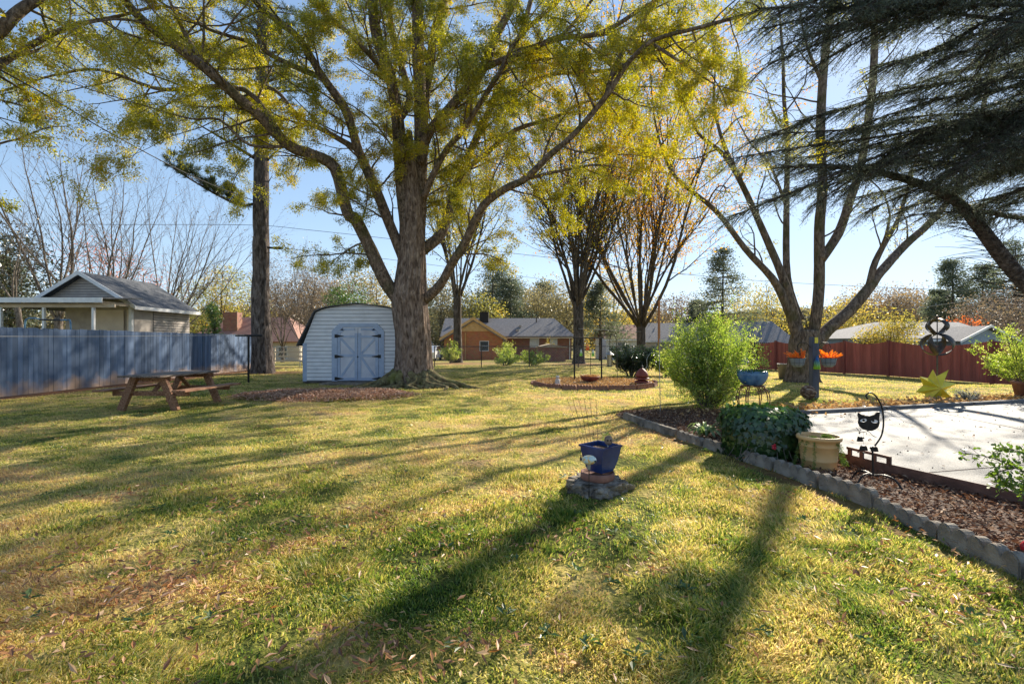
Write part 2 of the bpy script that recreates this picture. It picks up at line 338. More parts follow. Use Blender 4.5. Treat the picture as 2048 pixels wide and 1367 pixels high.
# ------------------------------------------------------------------ ground
def axis(lo, hi, seg):
    out = [lo]
    while out[-1] < hi:
        out.append(out[-1]+seg(out[-1]))
    return np.array(out)
gx = axis(-420, 420, lambda x: .16 if abs(x) < 16 else (.6 if abs(x) < 45 else 8))
gy = axis(-14, 700, lambda y: .14 if 1 < y < 22 else (.4 if y < 60 else (6 if y < 150 else 25)))
XX, YY = np.meshgrid(gx, gy, indexing='ij')
def grass_tint(x, y):
    t = .61+(fbm(x, y, 3.2, 1)-.5)*.6+(fbm(x, y, .8, 8)-.5)*.9+(vn(x, y, .22, 9)-.5)*.5
    t = t-.08*nS((5-y)/4)+.02*nS((y-6)/6)
    t = t+.26*dead(x, y)
    return t
DEAD = [(-2.0, 2.72, .42, .28), (-.62, 2.2, .6, .16), (-2.6, 2.35, .3, .15), (-1.2, 3.9, .3, .2), (-.3, 3.3, .35, .16), (-1.6, 3.3, .4, .12), (.1, 4.4, .3, .15), (-3.6, 4.4, .4, .2), (.9, 3.0, .2, .12), (-2.5, 5.6, .5, .2), (-.6, 5.6, .4, .2), (-5.2, 6.6, .5, .3), (1.9, 6.9, .7, .25), (-1, 8.3, .7, .25), (1.2, 10.4, .8, .3), (-3.5, 9.5, .7, .3)]
def dead(x, y):
    m = np.zeros(np.shape(x))
    for a, b, c, d in DEAD: m = np.maximum(m, np.exp(-((x-a)/c)**2-((y-b)/d)**2))
    return np.clip(m*(.35+1.5*fbm(x, y, .25, 99)), 0, 1)
def smallbump(x, y): return ((fbm(x, y, .9, 21)-.5)*.06+(vn(x, y, .3, 23)-.5)*.025)*nS((26-y)/4)
# bed, patio and clay outlines on the ground
EDGE = [(2.05, 9.4), (2.28, 8.15), (2.55, 7.05), (2.82, 6.0), (3.02, 5.2), (3.12, 4.55), (3.17, 3.9), (3.15, 3.3), (3.10, 2.8), (3.05, 2.2), (3.0, 1.4)]
STEEL = [(3.72, 6.5), (3.86, 5.95), (4.03, 5.27), (4.25, 4.7), (4.46, 4.14), (4.66, 3.5), (5.2, 1.4)]
def in_poly(x, y, poly):
    x = np.asarray(x); y = np.asarray(y); c = np.zeros(x.shape, bool); n = len(poly)
    for i in range(n):
        x1, y1 = poly[i]; x2, y2 = poly[(i+1) % n]
        if y1 == y2: continue
        c ^= ((y1 > y) != (y2 > y)) & (x < (x2-x1)*(y-y1)/(y2-y1)+x1)
    return c
BED = EDGE+STEEL[::-1]+[(4.4, 7.4), (5.2, 9.25), (5.5, 9.7), (4.6, 10.3), (3.2, 10.2), (2.3, 9.9)]
PATIO = [(5.33, 1.0), (5.23, 1.4), (4.69, 3.5), (4.49, 4.14), (4.28, 4.7), (4.06, 5.27), (3.89, 5.95), (3.75, 6.5), (4.45, 7.4), (5.22, 9.1), (5.75, 9.28), (12.7, 11.3), (22, 14.1), (22, 1.0)]
def clay_mask(x, y):
    m = nS((-12.2-x)/.9)*nS((30-y)/6)*nS((x+14.5)/.5)
    m = np.maximum(m, .9*np.exp(-((x+11.2)**2/3.0+(y-22.4)**2/1.6)))
    m = np.maximum(m, .8*np.exp(-((x+3.6)**2+(y-35.5)**2/2.0)/6)); m = np.maximum(m, .8*np.exp(-((x-5.2)**2+(y-34)**2/2.0)/6))
    e = np.interp(y, [p[1] for p in EDGE][::-1], [p[0] for p in EDGE][::-1])
    m = np.maximum(m, .9*np.exp(-((x-(e-.16))/.13)**2)*(y < 8.4)*nS((fbm(x, y, .7, 31)-.35)*5))
    return np.clip(m*(.6+.8*fbm(x, y, .5, 12)), 0, 1)
ZZ = gh(XX, YY)+smallbump(XX, YY)
flat = in_poly(XX, YY, PATIO) | in_poly(XX, YY, BED)
ZZ = np.where(flat, gh(XX, YY)-.01, ZZ)
lawn = MB(); nx, ny = XX.shape; idx = np.arange(nx*ny).reshape(nx, ny)
lawn.add(np.stack([XX, YY, ZZ], -1).reshape(-1, 3), np.stack([idx[:-1, :-1], idx[1:, :-1], idx[1:, 1:], idx[:-1, 1:]], -1).reshape(-1, 4), grass_tint(XX, YY).ravel())
def lawnmat():
    m, t, b = newmat('lawn_ground'); L = t.links.new
    at = t.nodes.new('ShaderNodeAttribute'); at.attribute_name = 'tint'; tc = t.nodes.new('ShaderNodeTexCoord')
    nz = t.nodes.new('ShaderNodeTexNoise'); nz.inputs['Scale'].default_value = 9; nz.inputs['Detail'].default_value = 10; nz.inputs['Roughness'].default_value = .75; L(tc.outputs['Object'], nz.inputs['Vector'])
    a = t.nodes.new('ShaderNodeMath'); a.operation = 'MULTIPLY_ADD'; a.inputs[1].default_value = 2.0; a.inputs[2].default_value = -1.0; L(nz.outputs['Fac'], a.inputs[0])
    s_ = t.nodes.new('ShaderNodeMath'); s_.operation = 'ADD'; L(a.outputs[0], s_.inputs[0]); L(at.outputs['Fac'], s_.inputs[1])
    cr = t.nodes.new('ShaderNodeValToRGB'); L(s_.outputs[0], cr.inputs[0]); e = cr.color_ramp.elements
    e[0].position = 0; e[0].color = (.03, .045, .012, 1); e[1].position = 1.0; e[1].color = (.36, .25, .12, 1)
    for p, c in [(.35, (.11, .12, .025)), (.6, (.26, .23, .06)), (.8, (.40, .32, .11))]: q = e.new(p); q.color = (*c, 1)
    ca = t.nodes.new('ShaderNodeAttribute'); ca.attribute_name = 'clay'
    mx = t.nodes.new('ShaderNodeMix'); mx.data_type = 'RGBA'; L(ca.outputs['Fac'], mx.inputs['Factor']); L(cr.outputs[0], mx.inputs[6]); mx.inputs[7].default_value = (.24, .115, .065, 1)
    L(mx.outputs[2], b.inputs['Base Color']); b.inputs['Roughness'].default_value = 1; b.inputs['Specular IOR Level'].default_value = .1
    n2 = t.nodes.new('ShaderNodeTexNoise'); n2.inputs['Scale'].default_value = 22; n2.inputs['Detail'].default_value = 6; L(tc.outputs['Object'], n2.inputs['Vector'])
    bp = t.nodes.new('ShaderNodeBump'); bp.inputs['Strength'].default_value = .9; bp.inputs['Distance'].default_value = .06; L(n2.outputs['Fac'], bp.inputs['Height']); L(bp.outputs[0], b.inputs['Normal'])
    return m
lo = lawn.build('ground', lawnmat(), smooth=True); tag(lo, None, None, kind='structure')
ca = lo.data.attributes.new('clay', 'FLOAT', 'POINT'); ca.data.foreach_set('value', clay_mask(XX, YY).astype(np.float32).ravel())
def flatpoly(name, poly, z, m, th=.05):
    bm = bmesh.new(); vs = [bm.verts.new((x, y, z)) for x, y in poly]; f = bm.faces.new(vs)
    if f.normal.z < 0: f.normal_flip()
    r = bmesh.ops.extrude_face_region(bm, geom=[f]); 
    for v in r['geom']:
        if isinstance(v, bmesh.types.BMVert): v.co.z -= th
    bmesh.ops.recalc_face_normals(bm, faces=bm.faces[:]); me = bpy.data.meshes.new(name); bm.to_mesh(me); bm.free(); me.materials.append(m)
    o = bpy.data.objects.new(name, me); scene.collection.objects.link(o); return o
M['concrete'] = mk('patio_concrete', [(.08, .08, .083), (.15, .15, .15), (.22, .218, .216)], 1.3, .7, .5, 70, spec=.2, detail=12, pos=(.3, .62))
M['soil'] = mk('bed_soil', [(.06, .035, .025), (.12, .075, .055)], 20, .95, .8, 60)
tag(flatpoly('patio', PATIO, .035, M['concrete']), None, None, kind='structure')
tag(flatpoly('mulch_bed', BED, .012, M['soil']), None, None, kind='structure')
# ------------------------------------------------------------------ grass, fallen leaves, mulch
GM = {}
def scatter(n, y0, y1, pw=1.0, margin=1.12):
    u = NR.random(n); y = (y0**(1-pw)+(y1**(1-pw)-y0**(1-pw))*u)**(1/(1-pw)) if pw != 1 else y0*(y1/y0)**u
    x = (NR.random(n)*2-1)*y*1.08*margin; return x, y
CIRC = (2.78, 16.3, 2.1, 2.0)
def not_lawn(x, y):
    k = in_poly(x, y, BED) | in_poly(x, y, PATIO)
    k |= ((x-CIRC[0])/CIRC[2])**2+((y-CIRC[1])/CIRC[3])**2 < 1
    k |= (x > -7.32) & (x < -3.4) & (y > 16.2) & (y < 20.6)
    return k
gB = MB()
def blades(n, y0, y1, pw, Lr, Wr, two):
    x, y = scatter(n, y0, y1, pw); dens = fbm(x, y, .35, 40); k = ~not_lawn(x, y) & (NR.random(n) < (.10+nS((dens-.25)*2.6))*(1-.65*dead(x, y))) & (clay_mask(x, y) < .45*NR.random(n)+.15) & (x > -13.1)
    x = x[k]; y = y[k]; n = len(x); z = gh(x, y)+smallbump(x, y)-.004
    tf = fbm(x, y, .28, 50)
    L = .78*NR.uniform(Lr[0], Lr[1], n)*(.35+1.5*tf**1.3)*(.7+.7*vn(x, y, 1.1, 60)); Wd = NR.uniform(Wr[0], Wr[1], n)*(1+y*.10)
    a = NR.random(n)*6.283; lean = NR.uniform(.25, 1.15, n); cl = fbm(x, y, .45, 70)*9
    a = np.where(NR.random(n) < .5, cl, a)
    D0 = np.stack([np.cos(a)*lean*.55, np.sin(a)*lean*.55, np.ones(n)], -1); D1 = np.stack([np.cos(a)*lean*1.5, np.sin(a)*lean*1.5, .75-lean*.35], -1)
    D0 = nrm(D0)*L[:, None]*.5; D1 = nrm(D1)*L[:, None]*.5; p = np.stack([x, y, z], -1)
    th = NR.random(n)*3.14; s_ = np.stack([np.cos(th), np.sin(th), th*0], -1)*Wd[:, None]*.5
    T = np.clip(grass_tint(x, y)+NR.normal(size=n)*.25+.03, 0, 1)
    if two:
        V = np.stack([p-s_, p+s_, p+D0+s_*.8, p+D0-s_*.8, p+D0+D1], 1).reshape(-1, 3); b = np.arange(n)[:, None]*5
        gB.V.append(V.astype(np.float32)); gB.F.append(b+np.array([[0, 1, 2, 3]])+gB.n); GM.setdefault('q', []).append(T)
        gB.F.append(b+np.array([[3, 2, 4]])+gB.n); GM['q'].append(T); gB.n += len(V)
    else:
        V = np.stack([p-s_, p+s_, p+D0+D1*.8], 1).reshape(-1, 3); b = np.arange(n)[:, None]*3
        gB.V.append(V.astype(np.float32)); gB.F.append(b+np.array([[0, 1, 2]])+gB.n); GM.setdefault('q', []).append(T); gB.n += len(V)
blades(300000, 1.9, 5.5, .6, (.03, .075), (.0035, .0065), True)
blades(330000, 5.5, 12, .8, (.03, .065), (.0045, .007), False)
blades(260000, 12, 32, 1.3, (.04, .075), (.006, .010), False)
gB.T = GM['q']
tag(gB.build('grass', M['grass']), 'short yellowing lawn grass across the whole back yard', 'grass', kind='stuff')
def litter(name, x, y, z0, L, Wd, mat_, label, cat, tint, flatness=.35, parent=None, hz=None):
    n = len(x); z = z0 if hz is None else hz
    a = NR.random(n)*6.283; D = np.stack([np.cos(a), np.sin(a), NR.normal(size=n)*flatness], -1)
    B = MB(); P = np.stack([x, y, z], -1); D = nrm(D); up = np.tile([0, 0, 1.], (n, 1))+NR.normal(size=(n, 3))*flatness
    Sd = nrm(np.cross(D, up)); Ls = (L*NR.uniform(.6, 1.3, n))[:, None]; Ws = (Wd*NR.uniform(.6, 1.3, n))[:, None]
    cup = nrm(np.cross(Sd, D))*Ws*NR.uniform(-.25, .5, (n, 1)); cup *= np.sign(cup[:, 2:3])
    V = np.stack([P, P+D*Ls*.45+Sd*Ws*.5+cup, P+D*Ls, P+D*Ls*.45-Sd*Ws*.5+cup, P+D*Ls*.45], 1).reshape(-1, 3)
    b = np.arange(n)[:, None]*5; f = np.concatenate([b+np.array([[0, 4, 1]]), b+np.array([[1, 4, 2]]), b+np.array([[2, 4, 3]]), b+np.array([[3, 4, 0]])])
    B.add(V, f, np.tile(tint, 4)); o = B.build(name, mat_, parent)
    if not parent: tag(o, label, cat, kind='stuff')
    return o
# leaves lying on the lawn, thicker near the oak and round the beds
n = 52000; x, y = scatter(n, 1.9, 34, 1.05); dn = fbm(x, y, 1.3, 80)
near = np.exp(-((x+3)**2+(y-14)**2)/20)+.9*np.exp(-((x-2.8)**2+(y-16)**2)/12)+.8*np.exp(-((x-3)**2+(y-9)**2)/5)+.45*nS((y-24)/6)
k = ~not_lawn(x, y) & (NR.random(n) < (np.clip((dn-.40)*2.6, .03, 1)*.5*nS((fbm(x, y, .5, 83)-.3)*3)+near*.5+.4*dead(x, y))) & (x > -13); x, y = x[k], y[k]
litter('fallen_leaves', x, y, gh(x, y)+.025+NR.random(len(x))*.04, .06, .017, M['litter'], 'scattered dry orange-brown leaves lying on the lawn', 'fallen leaves', NR.random(len(x)))
# leaf pile left of the oak: one low heap of leaves
def pile_h(x, y):
    e = 1-((x+5.05)/2.35)**2-((y-12.85)/1.25)**2*(1+.25*np.sin(x*2)); return np.where(e > 0, np.sqrt(np.maximum(e, 0))*.13*(.6+.8*fbm(x, y, .5, 90)), 0)
n = 34000; x = NR.uniform(-7.7, -2.5, n); y = NR.uniform(11.2, 14.6, n); h = pile_h(x, y)
h0 = 1-((x+5.05)/2.5)**2-((y-12.85)/1.4)**2; k = NR.random(n) < np.clip(h0*2.6+.12, 0, 1); k &= h0 > -.35; x, y, h = x[k], y[k], h[k]
litter('leaf_pile', x, y, 0, .065, .028, M['pile'], 'low heap of raked dry brown leaves on the lawn before the shed', 'leaf pile', NR.random(len(x)), .5, hz=h*NR.uniform(.75, 1, len(x))+.02)
# yellow leaves drifted against the patio kerb and on the bed
n = 5200; t = NR.random(n); x = 5.5+t*8.5; y = 9.28+(x-5.7)*.2886+.2+np.abs(NR.normal(size=n))*.42; k = NR.random(n) < .35+.65*fbm(x, y, .6, 33); x, y = x[k], y[k]
litter('kerb_leaves', x, y, gh(x, y)+.03+NR.random(len(x))*.06, .09, .06, M['litter_y'], 'yellow and tan leaves drifted along the far side of the patio kerb', 'fallen leaves', NR.random(len(x)), .6)
n = 1400; x = NR.uniform(3.0, 6.6, n); y = NR.uniform(8.6, 10.4, n); k = (NR.random(n) < np.exp(-((x-4.9)**2/1.2+(y-9.6)**2/.3))); x, y = x[k], y[k]
litter('bed_leaves', x, y, .03+NR.random(len(x))*.05, .09, .05, M['litter_y'], 'pale yellow leaves heaped under the wire planter stand', 'fallen leaves', NR.random(len(x)), .6)
n = 42000; x = NR.uniform(2.0, 5.6, n); y = 2.0+8.3*NR.random(n)**1.35; k = in_poly(x, y, BED); x, y = x[k], y[k]
litter('mulch_chips', x, y, .018+NR.random(len(x))*.028, .055, .019, M['mulch'], 'brown bark mulch chips filling the bed beside the patio', 'mulch', NR.random(len(x)), .45)
for k, (a, b) in enumerate([((4.32, 5.1), (16, 7.9)), ((7.2, 1.2), (8.6, 9.9)), ((4.5, 3.1), (16, 5.2))]):
    a = Vector((*a, .037)); b = Vector((*b, .037)); tag(MB().beam(a, b, .012, .004).build('patio_joint', M['soil']), None, None, kind='structure')
n = 160; x = NR.uniform(4.4, 13, n); y = NR.uniform(3.0, 11.0, n); k = in_poly(x, y, PATIO); x, y = x[k], y[k]
litter('patio_leaves', x, y, .045+NR.random(len(x))*.01, .06, .03, M['litter'], 'few dry curled leaves blown over the pale patio', 'fallen leaves', NR.random(len(x)), .3)
n = 280; x = NR.uniform(4.4, 12, n); y = NR.uniform(3.0, 10.6, n); k = in_poly(x, y, PATIO); x, y = x[k], y[k]
cB = MB(); 
for a, b in zip(x, y): cB.ball((a, b, .041), R.uniform(.005, .010), 4)
tag(cB.build('acorns', mk('acorn', [(.05, .035, .025)], rough=.6)), 'tiny dark acorns and crumbs strewn over the pale patio', 'acorns', kind='stuff')
# darker green weeds tucked in the lawn
wB = MB(); wr = random.Random(12)
for k in range(150):
    y_ = 2.1*(14/2.1)**wr.random(); x_ = wr.uniform(-1, 1)*y_*1.05
    if bool(not_lawn(np.array([x_]), np.array([y_]))[0]) or x_ < -12.5: continue
    m_ = wr.randint(5, 12)
    for j in range(m_):
        a_ = wr.uniform(0, 6.283); l_ = wr.uniform(.03, .08); d_ = np.array([math.cos(a_), math.sin(a_), wr.uniform(.15, .9)]); d_ /= np.linalg.norm(d_); s_ = np.array([-math.sin(a_), math.cos(a_), 0])*l_*wr.uniform(.10, .22)
        p_ = np.array([x_+wr.uniform(-.03, .03), y_+wr.uniform(-.03, .03), gz(x_, y_)+.03]); wB.add([p_, p_+d_*l_*.5+s_, p_+d_*l_-np.array([0, 0, l_*.2]), p_+d_*l_*.5-s_], [(0, 1, 2, 3)], [wr.random()])
tag(wB.build('lawn_weeds', M['greentree']), 'small broad-leaved green weeds scattered through the lawn', 'weeds', kind='stuff')
# ------------------------------------------------------------------ the big willow oak
PO = dict(max=3, seg=[5, 6, 5, 3], n=[0, 5, 4, 0], ang=[(30, 60), (35, 75), (25, 60), (30, 60)], ratio=[.5, .5, .5, .5], rr=[.5, .55, .6, .6],
          wig=[.2, .28, .3, .3], up=[0, .05, -.08, -.2], tap=[.6, .7, .8, .9], sides=[6, 5, 4, 3], t0=[.2, .2, .15, .1], rmin=.004)
def willow_oak():
    rng = random.Random(3); D = 15.7
    b = GD(824, D); t = thing('oak_tree', 'huge willow oak with spreading mossy roots and yellow-green leaves beside the white shed', 'tree', (0, 0, 0))
    B = MB(); Lb = MB(); tw = []
    tr = [(826, 790, D), (826, 762, D), (826, 735, D), (827, 700, D), (826, 660, D), (822, 625, D), (820, 595, D), (822, 560, D), (824, 520, D), (824, 470, D), (822, 410, D), (820, 350, D), (819, 300, D), (819, 262, D)]
    s = D/FX
    trunk_tube(B, [W(*q) for q in tr], [.70, .60, .58, .56, .55, .56, .58, .50, .44, .40, .34, .26, .16, .08], 150, 1.05, rng)
    # buttress roots running out over the lawn
    for k, (a, L, r) in enumerate([(-172, 1.7, .19), (-158, 1.9, .15), (-142, 1.6, .2), (-124, 1.2, .15), (-108, 1.3, .18), (-92, 1.0, .14), (-76, 1.25, .17), (-60, 1.1, .15), (-44, 1.6, .18), (-30, 1.9, .16), (-14, 2.2, .19), (2, 1.6, .15), (20, 1.6, .18), (60, 1.5, .18), (110, 1.5, .18), (150, 1.5, .18)]):
        a = math.radians(a); p = []
        for q, (f, z) in enumerate([(.3, .42), (.55, .24), (.75, .12), (1.0, .055), (1.3, .015), (1.6, -.04)]):
            rad = .3+L*(f-.1)*.68; aa = a+.16*math.sin(q*1.7+k); p.append((b.x+math.cos(aa)*rad, b.y+math.sin(aa)*rad, z))
        Rt.tube(smooth_path(p, 3), list(np.interp(np.linspace(0, 5, 16), range(6), [r*.95, r*.75, r*.6, r*.48, r*.38, r*.2])), 12, noise=.55)
    Rt.build('root', M['mossroot'], t, True)
    # leaders and limbs traced from their real positions; the crown spreads towards and away from the yard
    for pix, r0, r1 in LIMBS:
        limb(Lb, tw, pix, r0, r1, PO, rng, step=.5, cl=(1.2, 3.0), sides=12, noise=.16)
    B.build('trunk', M['oak_bark'], t, True)
    Lb.build('limb', M['oak_limb'], t, True)
    tw = [q for q in tw if (CY-(q[0][2]-CAMZ)/q[0][1]*FX) > -50 or rng.random() < .12]
    L = MB(); twig_leaves(L, tw, 560000, .08, .021, .35, .07, .52)
    # epicormic tufts of leaves on the stems
    L.build('crown', M['oak_leaf'], t)
    print('oak twigs', len(tw))
    return t
Rt = MB(); M['mossroot'] = barkmat('mossroot', (.06, .045, .03), (.17, .14, .07), (.30, .27, .13), 9, 1.0, (1, 1, 1), (.19, .20, .05))
LIMBS = [
 ([(805, 610, 15.7), (772, 565, 15.5), (742, 500, 15.3), (712, 440, 15.1), (695, 425, 15), (669, 336, 14.6), (620, 308, 14.2), (578, 292, 13.9), (520, 232, 13.3), (490, 208, 13), (413, 139, 12.3), (347, 88, 11.8), (285, 40, 11.4), (240, -10, 11), (180, -80, 10.5)], .24, .08),
 ([(413, 139, 12.3), (366, 60, 12.5), (330, -20, 12.7)], .08, .03),
 ([(555, 262, 13.7), (490, 180, 14.5), (366, 179, 14.8), (307, 176, 15), (200, 140, 15.2), (110, 150, 15.2), (20, 178, 15.2)], .085, .03),
 ([(578, 292, 13.9), (500, 290, 13.2), (440, 240, 12.8), (384, 238, 12.5), (300, 215, 12)], .05, .015),
 ([(808, 520, 15.7), (790, 475, 15.6), (746, 366, 15.2), (717, 300, 15), (691, 219, 14.6), (647, 157, 14.3), (600, 80, 14), (560, 45, 13.8), (523, 18, 13.5), (480, -40, 13)], .19, .07),
 ([(717, 300, 15), (650, 262, 15.6), (600, 236, 16), (548, 179, 16.3), (480, 168, 16.6), (400, 172, 16.8)], .10, .03),
 ([(647, 157, 14.3), (560, 120, 14), (500, 85, 13.6), (420, 60, 13.2), (330, 10, 12.8)], .09, .03),
 ([(818, 480, 15.6), (806, 380, 15.6), (797, 256, 15.5), (783, 165, 15.3), (754, 73, 15.1), (742, -20, 15), (730, -90, 15)], .25, .14),
 ([(797, 240, 15.5), (819, 200, 15.9), (805, 140, 16.1), (790, 91, 16.3), (778, 20, 16.4), (772, -50, 16.5)], .13, .09),
 ([(783, 165, 15.3), (740, 110, 14.2), (690, 60, 13.5), (640, 20, 12.8), (590, -30, 12)], .1, .04),
 ([(834, 480, 15.9), (840, 350, 15.9), (841, 256, 15.9), (838, 146, 15.8), (836, 60, 15.7), (834, -60, 15.6)], .27, .17),
 ([(845, 300, 15.9), (852, 183, 16.2), (871, 55, 16.6), (890, 0, 16.9), (905, -60, 17)], .17, .11),
 ([(842, 330, 15.8), (856, 268, 15.5), (903, 212, 15), (962, 146, 14.4), (985, 90, 14.1), (1002, 55, 13.9), (1031, 0, 13.6), (1050, -50, 13.4)], .18, .09),
 ([(962, 139, 14.4), (1039, 106, 14), (1119, 77, 13.5), (1203, 66, 13), (1295, 11, 12.5), (1380, -30, 12)], .10, .04),
 ([(848, 395, 15.5), (866, 350, 15.1), (893, 300, 14.8), (925, 262, 14.4), (947, 227, 14.2), (999, 146, 13.7), (1039, 73, 13.2), (1112, 7, 12.6), (1150, -40, 12.3)], .11, .05),
 ([(845, 500, 15.9), (880, 470, 16.3), (903, 410, 16.6), (929, 329, 17), (980, 219, 17.6), (1010, 150, 18), (1045, 60, 18.3), (1070, -30, 18.6)], .20, .09),
 ([(935, 335, 17), (975, 305, 17.2), (1031, 260, 17.6), (1112, 234, 18), (1160, 208, 18.4), (1230, 190, 18.8)], .11, .04),
 ([(990, 200, 17.6), (1040, 178, 17.4), (1094, 150, 17), (1222, 139, 16.4), (1295, 95, 16), (1380, 70, 15.6)], .09, .03),
 ([(848, 600, 15.7), (880, 570, 15.3), (905, 525, 15), (929, 486, 14.7), (966, 413, 14.2), (1010, 378, 13.8), (1050, 358, 13.5), (1100, 310, 13.1), (1149, 267, 12.8), (1214, 190, 12.3), (1258, 124, 12), (1310, 80, 11.7), (1400, 55, 11.3), (1490, 30, 11)], .17, .035),
 ([(1214, 190, 12.3), (1228, 140, 12.6), (1260, 80, 13), (1300, 20, 13.4), (1330, -40, 13.8)], .08, .04),
 ([(1050, 358, 13.5), (1130, 340, 14), (1200, 330, 14.4), (1290, 345, 14.8)], .06, .015),
 ([(1300, 85, 11.8), (1370, 130, 11.5), (1430, 170, 11.2)], .05, .012),
 ([(1119, 77, 13.5), (1170, 20, 13.9), (1210, -40, 14.2)], .07, .03),
]
willow_oak()
# ------------------------------------------------------------------ pine by the blue fence
def yard_pine():
    rng = random.Random(5); D = 22.2; b = GD(525, D)
    t = thing('pine_tree', 'tall pine with straight scaly trunk at the end of the blue fence', 'tree')
    B = MB(); trunk_tube(B, [W(*q) for q in [(524, 755, D), (525, 735, D), (524, 690, D), (521, 600, D), (522, 540, D), (522, 490, D), (523, 470, D), (522, 430, D), (523, 340, D), (524, 250, D), (526, 100, D), (528, -80, D), (530, -260, D)]],
                         [.58, .49, .43, .38, .34, .36, .33, .34, .31, .29, .26, .22, .16], 26, .28, rng)
    B.build('trunk', M['pine_bark'], t, True)
    Lb = MB(); tw = []; ends = []
    for pix, r in [([(505, 408, D), (480, 410, D-.6), (445, 395, D-1.5), (400, 370, D-2.4), (346, 337, D-3.2)], .07), ([(512, 318, D), (450, 280, D-1), (390, 245, D-2)], .08),
                   ([(390, 245, D-2), (372, 262, D-2.2), (363, 310, D-2.4)], .03), ([(390, 245, D-2), (420, 210, D-2.2), (445, 188, D-2.4)], .04), ([(535, 320, D), (556, 300, D), (575, 290, D)], .06),
                   ([(536, 366, D), (545, 350, D)], .03)]:
        p = smooth_path([W(*q) for q in pix]); Lb.tube(p, [r*(1-.75*i/(len(p)-1)) for i in range(len(p))], 6, noise=.2); ends.append(p)
    def tuft(c, dirn, n=46, L=.2):
        d = np.tile(np.array(dirn[:]), (n, 1))+NR.normal(size=(n, 3))*.75; leaves(Nd, np.tile(np.array(c[:]), (n, 1))+NR.normal(size=(n, 3))*.02, d, L*NR.uniform(.7, 1.2, n), .018, NR.random(n))
    Nd = MB()
    for i, q in enumerate(ends[0][4:]):
        for k in range(8):
            o = rperp(Vector((-1, 0, 0)), rng)*rng.uniform(.12, .75); o.z = abs(o.z)*.9; e = q+o; Lb.tube([q, q.lerp(e, .6), e], [.012, .009, .006], 4); tuft(e, o.normalized()+Vector((-.3, 0, .5)), 60, .27)
    for q in ends[1][8:13]:
        for k in range(2): e = q+rperp(Vector((-1, 0, 0)), rng)*.25; Lb.tube([q, e], .008, 4); tuft(e, Vector((-.5, 0, .2)), 30, .16)
    for k in range(60):                           # high crown, mostly above the photograph
        z = rng.uniform(11.5, 18.5); a = rng.uniform(0, 6.28); Lr = rng.uniform(1.0, 2.8)*(1.1-(z-11)/12); c0 = W(526, CY-(z-CAMZ)/D*FX, D)
        e = c0+Vector((math.cos(a)*Lr, math.sin(a)*Lr, rng.uniform(-.2, .8))); p = smooth_path([c0, c0.lerp(e, .5)+Vector((0, 0, .15)), e], 3); Lb.tube(p, [.05, .045, .04, .03, .02, .015, .01], 5)
        for q in p[3:]:
            for j in range(3): tuft(q+rperp(Vector((0, 0, 1)), rng)*rng.uniform(.05, .4), Vector((0, 0, .6)), 24)
    Lb.build('limb', M['pine_bark'], t, True); Nd.build('crown', M['pine'], t)
yard_pine()
